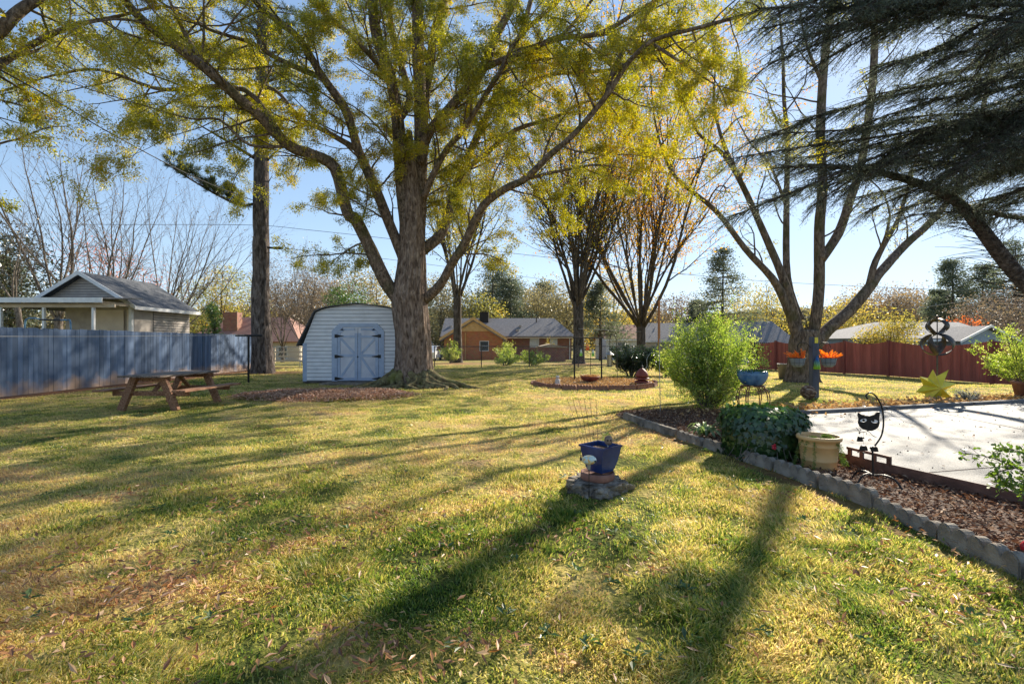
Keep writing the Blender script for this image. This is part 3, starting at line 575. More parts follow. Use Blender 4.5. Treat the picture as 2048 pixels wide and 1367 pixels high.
# ------------------------------------------------------------------ multi-stemmed maple on the right
PM = dict(max=3, seg=[5, 7, 6, 4], n=[0, 3, 3, 0], ang=[(30, 60), (25, 60), (30, 65), (30, 60)], ratio=[.5, .55, .55, .5], rr=[.5, .6, .6, .6],
          wig=[.3, .38, .42, .4], up=[0, .3, .15, 0], tap=[.6, .65, .75, .9], sides=[6, 5, 4, 3], t0=[.2, .2, .15, .1], rmin=.006)
def maple():
    rng = random.Random(9); D = 17.3
    t = thing('maple_tree', 'nearly bare tree forking into many stout stems behind the hanging orange flower baskets', 'tree')
    B = MB(); tw = []
    trunk_tube(B, [W(*q) for q in [(1605, 778, D), (1605, 755, D), (1607, 720, D), (1610, 690, D), (1612, 660, D)]], [.60, .48, .47, .52, .42], 40, .5, rng)
    stems = [
     ([(1598, 690, D), (1585, 640, D), (1562, 585, D), (1540, 551, 17.2), (1490, 497, 17), (1432, 422, 16.7), (1353, 356, 16.3), (1324, 298, 16), (1308, 232, 15.8)], 0.213, 0.023),
     ([(1600, 690, D), (1592, 640, D), (1564, 551, D), (1523, 455, 17.4), (1486, 373, 17.5), (1448, 310, 17.5), (1399, 269, 17.5), (1374, 219, 17.5), (1341, 137, 17.5)], 0.198, 0.019),
     ([(1465, 331, 17.5), (1440, 265, 17.8), (1428, 199, 18), (1432, 124, 18.1)], 0.091, 0.023),
     ([(1600, 640, 17.5), (1575, 555, 17.8), (1573, 414, 18.1), (1575, 290, 18.3), (1568, 199, 18.5), (1566, 124, 18.6), (1560, 30, 18.7)], 0.152, 0.038),
     ([(1622, 690, D), (1634, 620, 17.2), (1639, 555, 17.2), (1639, 455, 17.1), (1645, 373, 17), (1641, 269, 16.9), (1645, 166, 16.8), (1651, 103, 16.7), (1660, 41, 16.7), (1668, -40, 16.6)], 0.205, 0.114),
     ([(1641, 520, 17.1), (1676, 468, 17.2), (1701, 397, 17.2), (1722, 330, 17.2), (1742, 199, 17.2), (1748, 120, 17.2), (1749, 20, 17.2), (1750, -90, 17.2)], 0.167, 0.099),
     ([(1628, 692, D), (1655, 660, 17.4), (1700, 620, 17.5), (1738, 575, 17.6), (1760, 545, 17.7), (1810, 490, 18), (1860, 445, 18.2), (1910, 380, 18.5), (1950, 280, 18.8), (1980, 150, 19)], 0.251, 0.076),
     ([(1738, 572, 17.6), (1751, 522, 17.6), (1780, 468, 17.7), (1796, 439, 17.8), (1815, 380, 17.9)], 0.129, 0.053),
     ([(1751, 522, 17.6), (1772, 470, 17.3), (1780, 430, 17.2)], 0.068, 0.038),
     ([(1353, 356, 16.3), (1330, 300, 16.5), (1318, 240, 16.6)], 0.038, 0.015),
     ([(1573, 414, 18.1), (1540, 330, 18.4), (1500, 285, 18.6), (1470, 230, 18.8)], 0.068, 0.015),
     ([(1645, 166, 16.8), (1620, 110, 16.5), (1606, 60, 16.3)], 0.076, 0.030)]
    for i, (pix, r0, r1) in enumerate(stems):
        limb(B, tw, pix, r0, r1, PM, rng, step=1.05, cl=(1.2, 2.6), sides=12, side0=.3, noise=.12)
    B.build('trunk', M['maple_bark'], t, True); L = MB(); twig_leaves(L, tw, 4200, .085, .05, .4, .05, .55); L.build('crown', M['oak_leaf2'], t)
maple()
# ------------------------------------------------------------------ deodar cedar reaching in from the right, close to the camera
def cedar():
    rng = random.Random(21)
    t = thing('cedar_tree', 'dark shaggy cedar with layered drooping needle sprays reaching in from the right', 'tree')
    B = MB(); Nd = MB()
    base = Vector((9.6, 6.4, 0)); B.tube(smooth_path([base+Vector((0, 0, -.2)), base+Vector((.1, 0, 2.5)), base+Vector((0, .1, 6)), base+Vector((-.2, 0, 11))], 4), [.42, .4, .38, .37, .36, .34, .32, .3, .27, .24, .2, .16, .12], 16, noise=.15)
    limbs = []
    def L_(pix, r0, r1, sub=5):
        p = smooth_path([W(*q) for q in pix], sub); B.tube(p, [r0+(r1-r0)*i/(len(p)-1) for i in range(len(p))], 8, noise=.2); limbs.append(p); return p
    L_([(2300, 760, 6.3), (2160, 650, 6.2), (2075, 590, 6.1), (2010, 520, 6.0), (1960, 455, 5.9), (1915, 405, 5.8), (1860, 375, 5.7), (1780, 350, 5.7), (1690, 335, 5.6), (1600, 330, 5.6)], .11, .02)
    L_([(1960, 455, 5.9), (1968, 425, 5.9), (2010, 432, 6.0), (2070, 440, 6.1)], .04, .02)
    p0 = [2500, 2450, 2400]
    spec = []
    for (ex, ey, d) in [(1500, 285, 5.4), (1560, 330, 5.7), (1640, 372, 5.9), (1720, 395, 5.9), (1480, 240+70, 5.2), (1600, 235, 5.3), (1690, 260, 5.2), (1780, 300, 5.5), (1850, 345, 5.6), (1900, 385, 5.9),
                        (1560, 30, 4.6), (1640, 75, 4.7), (1760, 130, 4.8), (1740, 190, 5.0), (1830, 210, 5.1), (1800, 60, 4.6), (1880, 120, 4.8), (1920, 250, 5.2), (1960, 180, 5.0), (1980, 330, 5.5),
                        (2000, 60, 4.6), (2020, 400, 5.9), (1700, 10, 4.4), (1840, -20, 4.4), (1600, -20, 4.3), (1930, 420, 5.9), (1800, 415, 5.95), (1570, 385, 5.9), (2040, 250, 5.2), (1900, 310, 5.4), (1680, 315, 5.5), (1860, 270, 5.3), (1990, 120, 4.8), (1530, 60, 4.5)]:
        sx = rng.uniform(2350, 2600); sy = ey-rng.uniform(-40, 130)-(2400-ex)*.10
        ps = []
        for k in range(7):
            u = k/6; ps.append((sx+(ex-sx)*u, sy+(ey-sy)*u**1.6+rng.uniform(-9, 9)-24*math.sin(u*3.1), 6.2+(d-6.2)*u))
        spec.append(ps)
    for q_ in range(26):
        ps = spec[rng.randrange(34)]; o1, o2 = rng.uniform(-45, 45), rng.uniform(-60, 60); tilt = rng.uniform(-.32, .26)
        spec.append([(x+rng.uniform(-8, 8)+o2*.5, min(y+o1+tilt*(x-1900), 430)+rng.uniform(-8, 8), min(6.0, d*rng.uniform(.9, 1.0))) for x, y, d in ps])
    for ps in spec: L_(ps, .03, .006, 4)
    cnt = 0; segs = []
    for li, p in enumerate(limbs):
        n = len(p); st = 2
        for i in range(st, n-1):
            for k in range(9 if li > 1 else 8):
                if li > 1 and i < 3: continue
                q = p[i].lerp(p[i+1], rng.random()); di = (p[i+1]-p[i]).normalized()
                if li > 1:
                    pxx = CX+q.x/q.y*FX
                    if pxx > 2200: continue
                sd = Vector((di.y, -di.x, 0)).normalized()*rng.choice((-1, 1)); nd = (di*rng.uniform(.6, 1.3)+sd*rng.uniform(.3, 1.5)+Vector((0, 0, rng.uniform(-.5, .45)))).normalized()
                Lb = rng.uniform(.22, .72)*(1.1-.45*i/n); pts = [q]; d2 = nd
                for s_ in range(4): d2 = (d2+Vector((rng.uniform(-.1, .1), rng.uniform(-.1, .1), -.08))).normalized(); pts.append(pts[-1]+d2*Lb/4)
                B.tube(pts, [.006, .005, .004, .003, .002], 3, cap=False)
                for s_ in range(4): segs.append((pts[s_][:], pts[s_+1][:]))
                for m in range(4):
                    j = rng.randrange(1, 4); s2 = Vector((d2.y, -d2.x, 0))*rng.choice((-1, 1)); d3 = (d2+s2*rng.uniform(.5, 1)+Vector((0, 0, -.2))).normalized(); l3 = Lb*rng.uniform(.25, .45)
                    segs.append((pts[j][:], (pts[j]+d3*l3*.5)[:])); segs.append(((pts[j]+d3*l3*.5)[:], (pts[j]+d3*l3+Vector((0, 0, -.03)))[:]))
        for i in range(n-1): segs.append((p[i][:], p[i+1][:])) if i > n*.5 else None
    segs = [(a, b) for a, b in segs if ((a[1]-2.05) < 1.373*a[2])]
    p, d, i = on_twigs(segs, 400000, .010); D = d*.9+NR.normal(size=(len(p), 3))*.62
    leaves(Nd, p, D, NR.uniform(.022, .045, len(p)), .0045, np.clip(.4+NR.normal(size=len(p))*.25, 0, 1))
    B.build('limb', M['cedar_bark'], t, True); Nd.build('crown', M['cedar'], t); print('cedar segs', len(segs))
cedar()
# ------------------------------------------------------------------ trees further back: each its own, built from its own numbers
def fan_tree(label, px, d, H, fork, nst, spread, r, lean=0, nleaf=0, lm='browntree', lsz=.16, seed=1, bark='dark_bark', side=(3, 3), group=None, tint=.5, name='bare_tree', wig=.12, up=.5, frac=.85, droop=.2, leafjit=.22, bend=0, rmin=.0065):
    rng = random.Random(seed); b = GD(px, d); t = thing(name, label, 'tree', group=group)
    B = MB(); tw = []
    top = b+Vector((lean*fork*.3, 0, fork)); path = trunk_tube(B, [b+Vector((0, 0, -.15)), b+Vector((0, 0, .3)), b.lerp(top, .5), top], [r*1.3, r*1.08, r*.92, r*.95], 16, .4, rng, roots=5)
    P = dict(max=2, seg=[9, 6, 4], n=[side[0]*4, side[1]*3, 0], ang=[(18, 45), (20, 45), (30, 60)], ratio=[.42, .45, .5], rr=[.5, .6, .6], wig=[wig, wig*1.4, wig*1.6], up=[up, .35, .2],
             tap=[.85, .8, .9], sides=[6, 4, 3], t0=[.22, .15, .1], rmin=rmin)
    for k in range(nst):
        a = 2*math.pi*(k+rng.random()*.7)/nst; s = math.radians(spread*rng.uniform(.25, 1.0) if k else spread*.15)
        dd = Vector((math.cos(a)*math.sin(s)+lean*.35, math.sin(a)*math.sin(s), math.cos(s))); L = (H-fork)*rng.uniform(.82, 1.05)/max(.62, math.cos(s)*.95)
        branch(B, tw, top-Vector((0, 0, rng.uniform(0, .25)*fork)), dd, L*frac, r*rng.uniform(.26, .46)*(1 if nst < 9 else .85), 0, P, rng)
    B.build('trunk', M[bark], t, True)
    if nleaf:
        L = MB(); twig_leaves(L, tw, nleaf, lsz, lsz*.6, droop, leafjit, tint); L.build('crown', M[lm], t)
    return t
def crown_tree(label, px, d, H, Wd, lm, nleaf, lsz, seed, base=.25, bark='grey_bark', name='leafy_tree', group=None, tint=.5, nbl=14, r=None, zsc=1.0, fill=.55, nbr=10):
    rng = random.Random(seed); b = GD(px, d); t = thing(name, label, 'tree', group=group); B = MB()
    r = r or max(.1, H*.018); c = []
    z0 = H*base
    for k in range(nbl):
        u = (k+rng.random())/nbl; z = z0+(H-z0)*(.08+.86*u); w = Wd*.5*math.sin(math.pi*(.18+.76*u))**.7; a = rng.uniform(0, 6.28); q = w*rng.uniform(.25, .75)
        c.append((Vector((b.x+math.cos(a)*q, b.y+math.sin(a)*q, b.z+z)), Wd*rng.uniform(.13, .24)))
    tp = b+Vector((rng.uniform(-.3, .3), 0, H*.85)); path = smooth_path([b-Vector((0, 0, .2)), b.lerp(tp, .35), b.lerp(tp, .7), tp], 4); K = len(path); B.tube(path, [r*(1-.85*i/(K-1)) for i in range(K)], 9, noise=.2)
    for cc, rr in c:
        s = path[min(K-2, max(2, int(K*.55*(cc.z-b.z)/H)))]; B.tube(smooth_path([s, s.lerp(cc, .5)+Vector((0, 0, -.15*rr)), cc], 3), [r*.4, r*.35, r*.3, r*.25, r*.18, r*.1, r*.05], 4, cap=False)
        for k in range(nbr):
            e = cc+Vector((rng.gauss(0, 1), rng.gauss(0, 1), abs(rng.gauss(0, 1)))).normalized()*rr*rng.uniform(.8, 1.25); B.tube([cc, cc.lerp(e, .5)+Vector((0, 0, .05*rr)), e], [r*.12, r*.08, r*.04], 3, cap=False)
    B.build('trunk', M[bark], t, True)
    n = nleaf; i = NR.integers(0, len(c), n); C_ = np.array([q[0][:] for q in c])[i]; Rr = np.array([q[1] for q in c])[i]
    v = nrm(NR.normal(size=(n, 3))); rad = Rr*(fill+(1.12-fill)*NR.random(n)**.6)*(.75+.6*vn(v[:, 0]*2+C_[:, 0], v[:, 1]*2+v[:, 2]*2+C_[:, 2], .5, seed)); rad = rad*1.25; P = C_+v*rad[:, None]*np.array([1, 1, .8*zsc])
    T = np.clip(tint+(vn(P[:, 0]+P[:, 2], P[:, 1]-P[:, 2], Wd*.12, seed)-.5)*.8+NR.normal(size=n)*.15, 0, 1); L = MB()
    leaves(L, P, NR.normal(size=(n, 3))+v*.4-np.array([0, 0, .2]), lsz*NR.uniform(.6, 1.3, n), lsz*.6*NR.uniform(.6, 1.3, n), T); L.build('crown', M[lm], t); return t
def conifer(label, px, d, H, Wd, lm='farpine', nleaf=6000, seed=1, base=.3, bark='dark_bark', name='far_pine', group=None, shape=1.0, lsz=.2, tiers=13, droop=.1, r=None):
    rng = random.Random(seed); b = GD(px, d); t = thing(name, label, 'tree', group=group); B = MB(); r = r or H*.016
    B.tube([b-Vector((0, 0, .2)), b+Vector((0, 0, H*.5)), b+Vector((.1, 0, H))], [r, r*.7, r*.12], 8); sg = []
    for k in range(tiers):
        u = (k+.5)/tiers; z = H*(base+(1-base)*u); w = Wd*.5*(1-u)**shape*(1.0 if shape > .6 else (.45+.55*min(1, u*4)))+.15
        for m in range(rng.randint(4, 6)):
            a = rng.uniform(0, 6.28); L = w*rng.uniform(.6, 1.1); s = b+Vector((0, 0, z)); e = s+Vector((math.cos(a)*L, math.sin(a)*L, -droop*L+rng.uniform(-.2, .3)*w*.4))
            B.tube([s, s.lerp(e, .5)+Vector((0, 0, .04*L)), e], [r*.25, r*.18, r*.06], 4, cap=False)
            for j in range(3): f0 = .35+.2*j; sg.append((s.lerp(e, f0)[:], s.lerp(e, f0+.22)[:]))
    B.build('trunk', M[bark], t, True); p, dr, i = on_twigs(sg, nleaf, .0); w = Wd*.05*(1+.5*(shape < .6)); p = p+NR.normal(size=p.shape)*np.array([w, w, w*.55])
    T = np.clip(.5+(vn(p[:, 0]+p[:, 2], p[:, 1]+p[:, 2], 1.2, seed)-.5)*.9+NR.normal(size=len(p))*.15, 0, 1)
    L = MB(); leaves(L, p, dr+NR.normal(size=p.shape)*.6+np.array([0, 0, .2]), lsz*NR.uniform(.6, 1.3, len(p)), lsz*.4, T); L.build('crown', M[lm], t); return t
# trees standing in the yard and just past the chain-link fence
fan_tree('tall oak with dark trunk and yellow leaves, in front of the brick house gable', 915, 38, 20, 5.5, 9, 26, .34, nleaf=14000, lm='oak_leaf2', lsz=.17, seed=31, side=(3, 3), tint=.6, name='oak_tree')
fan_tree('thick-trunked tree fanning into many dark upright branches at the right end of the brick house', 1157, 35, 20, 4.6, 15, 34, .40, nleaf=13000, lm='oak_leaf', lsz=.15, seed=34, side=(4, 3), tint=.6, name='oak_tree', wig=.16)
fan_tree('vase-shaped tree with fanned bare limbs and an orange outer crown behind the red lantern', 1282, 38, 21, 3.2, 17, 44, .38, nleaf=36000, lm='amber_leaf', lsz=.17, seed=36, side=(4, 3), tint=.5, name='oak_tree', up=.45, wig=.16)
# bare spreading trees behind the grey neighbour garage
fan_tree('bare pale-barked tree rising behind the left half of the neighbour garage roof', 118, 36, 19.5, 3.5, 6, 28, .26, seed=41, bark='grey_bark', nleaf=300, lm='browntree', lsz=.14, wig=.16, group='bare trees behind the blue fence')
fan_tree('bare tree with long upswept limbs right above the garage ridge', 205, 38, 17.5, 2.2, 8, 38, .24, lean=.5, seed=43, bark='grey_bark', nleaf=200, lm='browntree', lsz=.14, wig=.14, group='bare trees behind the blue fence')
fan_tree('bare tree leaning and fanning right, between the garage and the tall pine', 318, 38, 15, 1.8, 10, 48, .24, lean=.95, seed=44, bark='grey_bark', nleaf=200, lm='browntree', lsz=.14, wig=.13, group='bare trees behind the blue fence')
fan_tree('slim bare tree at the left edge of the picture in front of the magnolia', 52, 31, 11, 4, 4, 22, .17, lean=-.5, seed=46, bark='grey_bark', wig=.15, group='bare trees behind the blue fence')
crown_tree('dark glossy magnolia at the left edge behind the neighbour porch', 25, 42, 11.5, 7.5, 'magnolia', 7000, .26, 51, .1, 'dark_bark', 'magnolia_tree', nbl=20)
crown_tree('small tree holding a thin scatter of orange-red leaves behind the garage ridge', 180, 44, 11.2, 8.5, 'red_leaf', 1700, .16, 52, .45, 'grey_bark', 'maple_tree', nbl=11, fill=.1)
crown_tree('small tree with thin orange-red leaves between the garage roof and the yellow tree', 285, 45, 9.8, 8, 'red_leaf', 1400, .16, 152, .35, 'grey_bark', 'maple_tree', nbl=11, fill=.1)
crown_tree('rounded yellow-green tree just left of the tall pine trunk', 445, 52, 9.6, 9.5, 'oak_leaf2', 9000, .2, 53, .1, 'grey_bark', 'yellow_tree', tint=.62, nbl=20)
crown_tree('ivy-covered stump of a tree sticking up over the blue fence', 426, 35, 4.6, 1.3, 'greentree', 2400, .14, 54, .2, 'dark_bark', 'ivy_tree', nbl=12, zsc=1.4)
crown_tree('dense green evergreen rising behind the shed roof', 690, 36, 5.9, 4.2, 'greentree', 9000, .13, 55, .08, 'dark_bark', 'evergreen_tree', nbl=18)
for px, d, H, sd, lb in [(565, 40, 8.5, 61, 'thicket tree with tangled bare twigs right of the tall pine'), (612, 38, 9, 62, 'taller tangled bare tree left of the shed roof'), (655, 44, 8.5, 63, 'bare brownish tree behind the shed peak')]:
    fan_tree(lb, px, d, H, 1.2, 7, 40, .12, seed=sd, bark='grey_bark', nleaf=1500, lm='browntree', lsz=.13, group='thicket trees behind the shed', wig=.25, side=(4, 3))
for px, d, H, Wd, lm, n, sd, lb, ti in [
    (545, 62, 7.6, 9, 'browntree', 5000, 71, 'brown thicket tree just right of the tall pine, far back', .5), (600, 66, 8.8, 10, 'browntree', 5000, 72, 'tawny round tree far back left of the shed', .6),
    (755, 60, 9.5, 9, 'haztree', 5000, 73, 'yellowish tree far behind the oak trunk on its left', .7), (660, 72, 9.8, 10, 'browntree', 4500, 74, 'brown autumn tree far behind the shed peak', .7),
    (880, 78, 10.5, 11, 'haztree', 5500, 75, 'pale green tree far behind the left end of the brick house', .6), (1000, 92, 12, 13, 'haztree', 5000, 76, 'broad pale tree above the brick house chimney', .45),
    (1075, 86, 9.8, 12, 'haztree', 5500, 77, 'light green tree behind the brick house roof, right half', .7), (1135, 88, 11, 12, 'haztree', 5000, 78, 'olive tree above the right end of the brick house', .5),
    (940, 72, 7.8, 8, 'yellow_leaf', 3500, 79, 'low yellow tree directly behind the brick house chimney', .3), (1225, 62, 10, 8, 'yellow_leaf', 3600, 80, 'golden tree between the two yard trees, right of centre', .6),
    (1350, 74, 8.2, 9, 'browntree', 3500, 81, 'brown tree far behind the vase-shaped tree on its right', .5), (1470, 66, 8.5, 8, 'yellow_leaf', 1600, 82, 'thin golden tree above the tall leafy shrub', .4),
    (1535, 58, 8.0, 7, 'yellow_leaf', 2400, 83, 'yellow tree behind the left stem of the forked bare tree', .4), (1690, 62, 6.6, 8, 'yellow_leaf', 3000, 84, 'yellow tree behind the right-leaning stem of the forked bare tree', .35),
    (1785, 38, 3.4, 3.4, 'yellow_leaf', 3200, 85, 'small bright yellow tree in front of the blue-grey house', .4), (1780, 120, 12.5, 15, 'browntree', 4200, 86, 'tall brown and gold tree beyond the blue-grey house roof', .75),
    (1835, 125, 13, 14, 'browntree', 4200, 87, 'rusty-topped tree beyond the blue-grey house, left of the far pines', .8), (1725, 118, 11.5, 14, 'browntree', 4200, 88, 'twiggy gold tree left above the blue-grey house', .7),
    (1985, 75, 7.6, 11, 'browntree', 5200, 89, 'brown bare-twigged tree right of the wind spinner', .35), (1925, 58, 4.4, 4.5, 'red_leaf', 1500, 90, 'low reddish tree beside the right gable of the blue-grey house', .4), (2050, 60, 7.5, 9, 'browntree', 4500, 91, 'russet tree at the right edge behind the red fence', .45)]:
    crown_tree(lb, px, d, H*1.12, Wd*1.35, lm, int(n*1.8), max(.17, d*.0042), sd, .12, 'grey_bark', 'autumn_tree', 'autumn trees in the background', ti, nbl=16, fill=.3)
for px, d, H, Wd, sd, lb, sh in [
    (985, 82, 16.8, 9, 101, 'tall pine crown rising behind the brick house left of its ridge centre', .5), (1020, 80, 13, 8, 102, 'dark pine directly above the middle of the brick house roof', .5),
    (1090, 100, 14.5, 9, 103, 'distant pine above the right half of the brick house roof', .5), (1200, 46, 7.6, 5.6, 104, 'grey-green pine between the two dark-trunked yard trees', .8),
    (1445, 45, 11.0, 6.5, 105, 'dark conifer above the tall leafy shrub', .9), (1395, 60, 7.6, 6, 106, 'dark conifer left of the tall leafy shrub top', .9),
    (1905, 95, 18.6, 7.5, 107, 'tall far pine with flat layered crown right of the wind spinner', .45), (1880, 100, 13, 7, 108, 'shorter far pine just left of the tall layered pine', .5),
    (1965, 88, 16.5, 8, 109, 'far pine between the layered pine and the right edge', .5), (2030, 80, 19.5, 9, 110, 'tall dark pine at the right edge behind the red fence', .5), (845, 88, 12, 8, 111, 'dark pine glimpsed left of the oak trunk base', .5), (5, 60, 13, 9, 112, 'dark pine at the far left edge behind the magnolia', .6)]:
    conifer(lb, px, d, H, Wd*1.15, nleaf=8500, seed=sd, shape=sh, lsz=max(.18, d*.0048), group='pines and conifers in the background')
# far-off wood closing the horizon
B = MB(); Tb = MB(); n = 260000; x = NR.uniform(-230, 260, n); y = NR.uniform(125, 165, n); hmax = 5+8*fbm(x, y*0+3, 22, 77)+3*fbm(x, y, 5, 78); z = gh(x, y)+hmax*NR.random(n)**1.05
leaves(B, np.stack([x, y, z], -1), NR.normal(size=(n, 3)), NR.uniform(.6, 1.3, n), .8, np.clip(fbm(x, y, 9, 79)*1.3-.35+NR.normal(size=n)*.12, 0, 1))
tag(B.build('far_wood', M['haztree']), 'far-off band of mixed autumn woodland along the horizon', 'woodland', kind='stuff')
# limb and leaves of a tree standing outside the left edge
def left_tree():
    rng = random.Random(77); t = thing('oak_tree', 'leafy tree outside the left edge whose two limbs cross the top left corner', 'tree'); B = MB(); tw = []
    b = Vector((-15.2, 10.6, 0)); B.tube(smooth_path([b, b+Vector((0, 0, 3)), b+Vector((.3, 0, 6)), b+Vector((.5, 0, 10))], 4), list(np.linspace(.4, .2, 13)), 14, noise=.15)
    limb(B, tw, [(-330, 330, 10.4), (-150, 190, 10.6), (-20, 80, 10.8), (30, 30, 11), (80, -5, 11.2), (160, -60, 11.5)], .17, .09, PO, rng, step=.75, cl=(.9, 1.9))
    limb(B, tw, [(-330, 330, 10.4), (-180, 230, 10.8), (-60, 170, 11.2), (30, 110, 11.6), (105, 68, 12), (165, 47, 12.3), (240, 32, 12.6), (300, 15, 12.9)], .12, .03, PO, rng, step=.8, cl=(.8, 1.7))
    limb(B, tw, [(-330, 330, 10.4), (-200, 330, 11), (-90, 300, 11.5), (-10, 290, 12)], .10, .03, PO, rng, step=.75, cl=(.8, 1.6))
    B.build('trunk', M['oak_limb'], t, True); L = MB(); twig_leaves(L, tw, 17000, .095, .028, .5, .05, .5); L.build('crown', M['oak_leaf'], t)
left_tree()
# ------------------------------------------------------------------ materials for built things
def fencepaint(name, c0, c1, stain, zlo, zhi, amt=.85):
    m, t, b = newmat(name); L = t.links.new
    tc = t.nodes.new('ShaderNodeTexCoord'); mp = t.nodes.new('ShaderNodeMapping'); mp.inputs['Scale'].default_value = (3, 3, .35); L(tc.outputs['Object'], mp.inputs[0])
    nz = t.nodes.new('ShaderNodeTexNoise'); nz.inputs['Scale'].default_value = 3; nz.inputs['Detail'].default_value = 8; L(mp.outputs[0], nz.inputs['Vector'])
    cr = t.nodes.new('ShaderNodeValToRGB'); L(nz.outputs['Fac'], cr.inputs[0]); e = cr.color_ramp.elements; e[0].position = .3; e[1].position = .7; e[0].color = (*c0, 1); e[1].color = (*c1, 1)
    at = t.nodes.new('ShaderNodeAttribute'); at.attribute_name = 'tint'
    hv = t.nodes.new('ShaderNodeHueSaturation'); ma = t.nodes.new('ShaderNodeMath'); ma.operation = 'MULTIPLY_ADD'; ma.inputs[1].default_value = .5; ma.inputs[2].default_value = .75; L(at.outputs['Fac'], ma.inputs[0]); L(ma.outputs[0], hv.inputs['Value']); L(cr.outputs[0], hv.inputs['Color'])
    sp = t.nodes.new('ShaderNodeSeparateXYZ'); L(tc.outputs['Object'], sp.inputs[0])
    n2 = t.nodes.new('ShaderNodeTexNoise'); n2.inputs['Scale'].default_value = 2.2; n2.inputs['Detail'].default_value = 6; L(tc.outputs['Object'], n2.inputs['Vector'])
    a1 = t.nodes.new('ShaderNodeMath'); a1.operation = 'MULTIPLY_ADD'; a1.inputs[1].default_value = -1.1; L(n2.outputs['Fac'], a1.inputs[0]); L(sp.outputs[2], a1.inputs[2])
    mr = t.nodes.new('ShaderNodeMapRange'); mr.inputs[1].default_value = zlo-.55; mr.inputs[2].default_value = zhi-.55; mr.inputs[3].default_value = amt; mr.inputs[4].default_value = 0; L(a1.outputs[0], mr.inputs[0])
    mx = t.nodes.new('ShaderNodeMix'); mx.data_type = 'RGBA'; L(mr.outputs[0], mx.inputs['Factor']); L(hv.outputs[0], mx.inputs[6]); mx.inputs[7].default_value = (*stain, 1)
    L(mx.outputs[2], b.inputs['Base Color']); b.inputs['Roughness'].default_value = .75
    bp = t.nodes.new('ShaderNodeBump'); bp.inputs['Strength'].default_value = .3; bp.inputs['Distance'].default_value = .01; L(nz.outputs['Fac'], bp.inputs['Height']); L(bp.outputs[0], b.inputs['Normal'])
    return m
M['bluefence'] = fencepaint('blue_fence_paint', (.05, .09, .175), (.105, .165, .28), (.38, .25, .16), .0, .42)
M['redfence'] = fencepaint('red_fence_stain', (.26, .065, .05), (.36, .105, .08), (.30, .10, .07), -.6, .1, .5)
M['darkwood'] = mk('dark_weathered_wood', [(.05, .04, .035), (.12, .10, .085)], 6, .9, .4, 30, (1, 1, .2))
M['lapshade'] = mk('siding_lap_shade', [(.16, .16, .18)], rough=.9)  # dark grey stands in for the shadow line under each lap board
M['white'] = mk('white_paint', [(.66, .66, .66), (.78, .78, .78)], 4, .6, .15, 40)
M['shedwhite'] = mk('shed_siding_paint', [(.66, .65, .66), (.78, .77, .78)], 3, .55, .2, 30, (1, 1, 2), pos=(.3, .6))
M['shedblue'] = mk('shed_trim_blue', [(.33, .40, .53), (.42, .49, .62)], 4, .55, .15, 40)
M['doorpanel'] = mk('shed_door_panel', [(.52, .52, .58), (.66, .66, .70)], 2.5, .6, .1, 30)
M['black'] = mk('black_iron', [(.015, .015, .016), (.03, .028, .027)], 20, .45, .2, 60, metal=.6)
M['shingle'] = mk('grey_shingles', [(.055, .06, .07), (.12, .125, .135)], 5, .9, .6, 30, (1, 3, 3))
M['shingle_l'] = mk('pale_shingles', [(.13, .13, .14), (.22, .215, .22)], 4, .9, .5, 25, (1, 3, 3))
M['taupe'] = mk('taupe_siding', [(.33, .29, .26), (.42, .375, .335)], 3, .7)
M['cream'] = mk('cream_siding', [(.48, .42, .33), (.58, .52, .42)], 3, .7)
M['bluegrey'] = mk('blue_grey_siding', [(.20, .27, .36), (.27, .34, .43)], 3, .7)
M['tan'] = mk('tan_paint', [(.45, .36, .26), (.55, .45, .33)], 3, .7)
M['door_tan'] = mk('garage_door_tan', [(.66, .56, .47), (.74, .64, .54)], 3, .6)
M['brick'] = brickmat('red_brick', (.60, .18, .06), (.72, .26, .09), (.45, .30, .2))
M['brick2'] = brickmat('brown_brick', (.30, .12, .08), (.40, .18, .12), (.34, .26, .2))
M['orange_trim'] = mk('ochre_trim', [(.56, .33, .12), (.66, .42, .18)], 3, .6)
M['redtile'] = mk('terracotta_roof', [(.24, .12, .09), (.36, .20, .15)], 6, .85, .5, 20, (1, 4, 4))
M['glass'] = mk('dark_glass', [(.03, .04, .05)], rough=.08, spec=.8)
M['blind'] = mk('white_blind', [(.55, .58, .58), (.68, .70, .68)], 8, .6)
M['tablewood'] = mk('picnic_redwood', [(.16, .065, .03), (.30, .14, .07), (.42, .24, .14)], 5, .75, .5, 40, (8, .8, 8), dist=.4)
M['tabletop'] = mk('weathered_tabletop', [(.08, .055, .04), (.20, .15, .12), (.36, .30, .25)], 6, .95, .5, 40, (8, .8, 8))
M['stone'] = mk('edging_concrete', [(.13, .108, .085), (.23, .195, .155), (.33, .285, .23)], 7, .95, .8, 70)
M['brickedge'] = mk('red_edging_brick', [(.22, .10, .07), (.33, .17, .12)], 9, .9, .5, 60)
M['rust'] = mk('rust_steel', [(.10, .05, .035), (.20, .105, .075)], 8, .7, .3, 60, metal=.2)
M['kerb'] = mk('kerb_timber', [(.12, .115, .115), (.20, .19, .185)], 6, .9, .4, 50, (.5, 3, 3))
M['blueglaze'] = mk('blue_glaze', [(.012, .028, .12), (.025, .06, .20)], 5, .3, .1, 8, spec=.35)
M['bluemottle'] = mk('mottled_blue_glaze', [(.03, .09, .16), (.07, .17, .30), (.13, .25, .34)], 6, .3, .2, 20)
M['terra'] = mk('terracotta', [(.20, .09, .065), (.30, .15, .11)], 6, .85, .3, 40)
M['beige'] = mk('beige_ceramic', [(.60, .36, .14), (.72, .46, .20)], 4, .5, .1, 20)
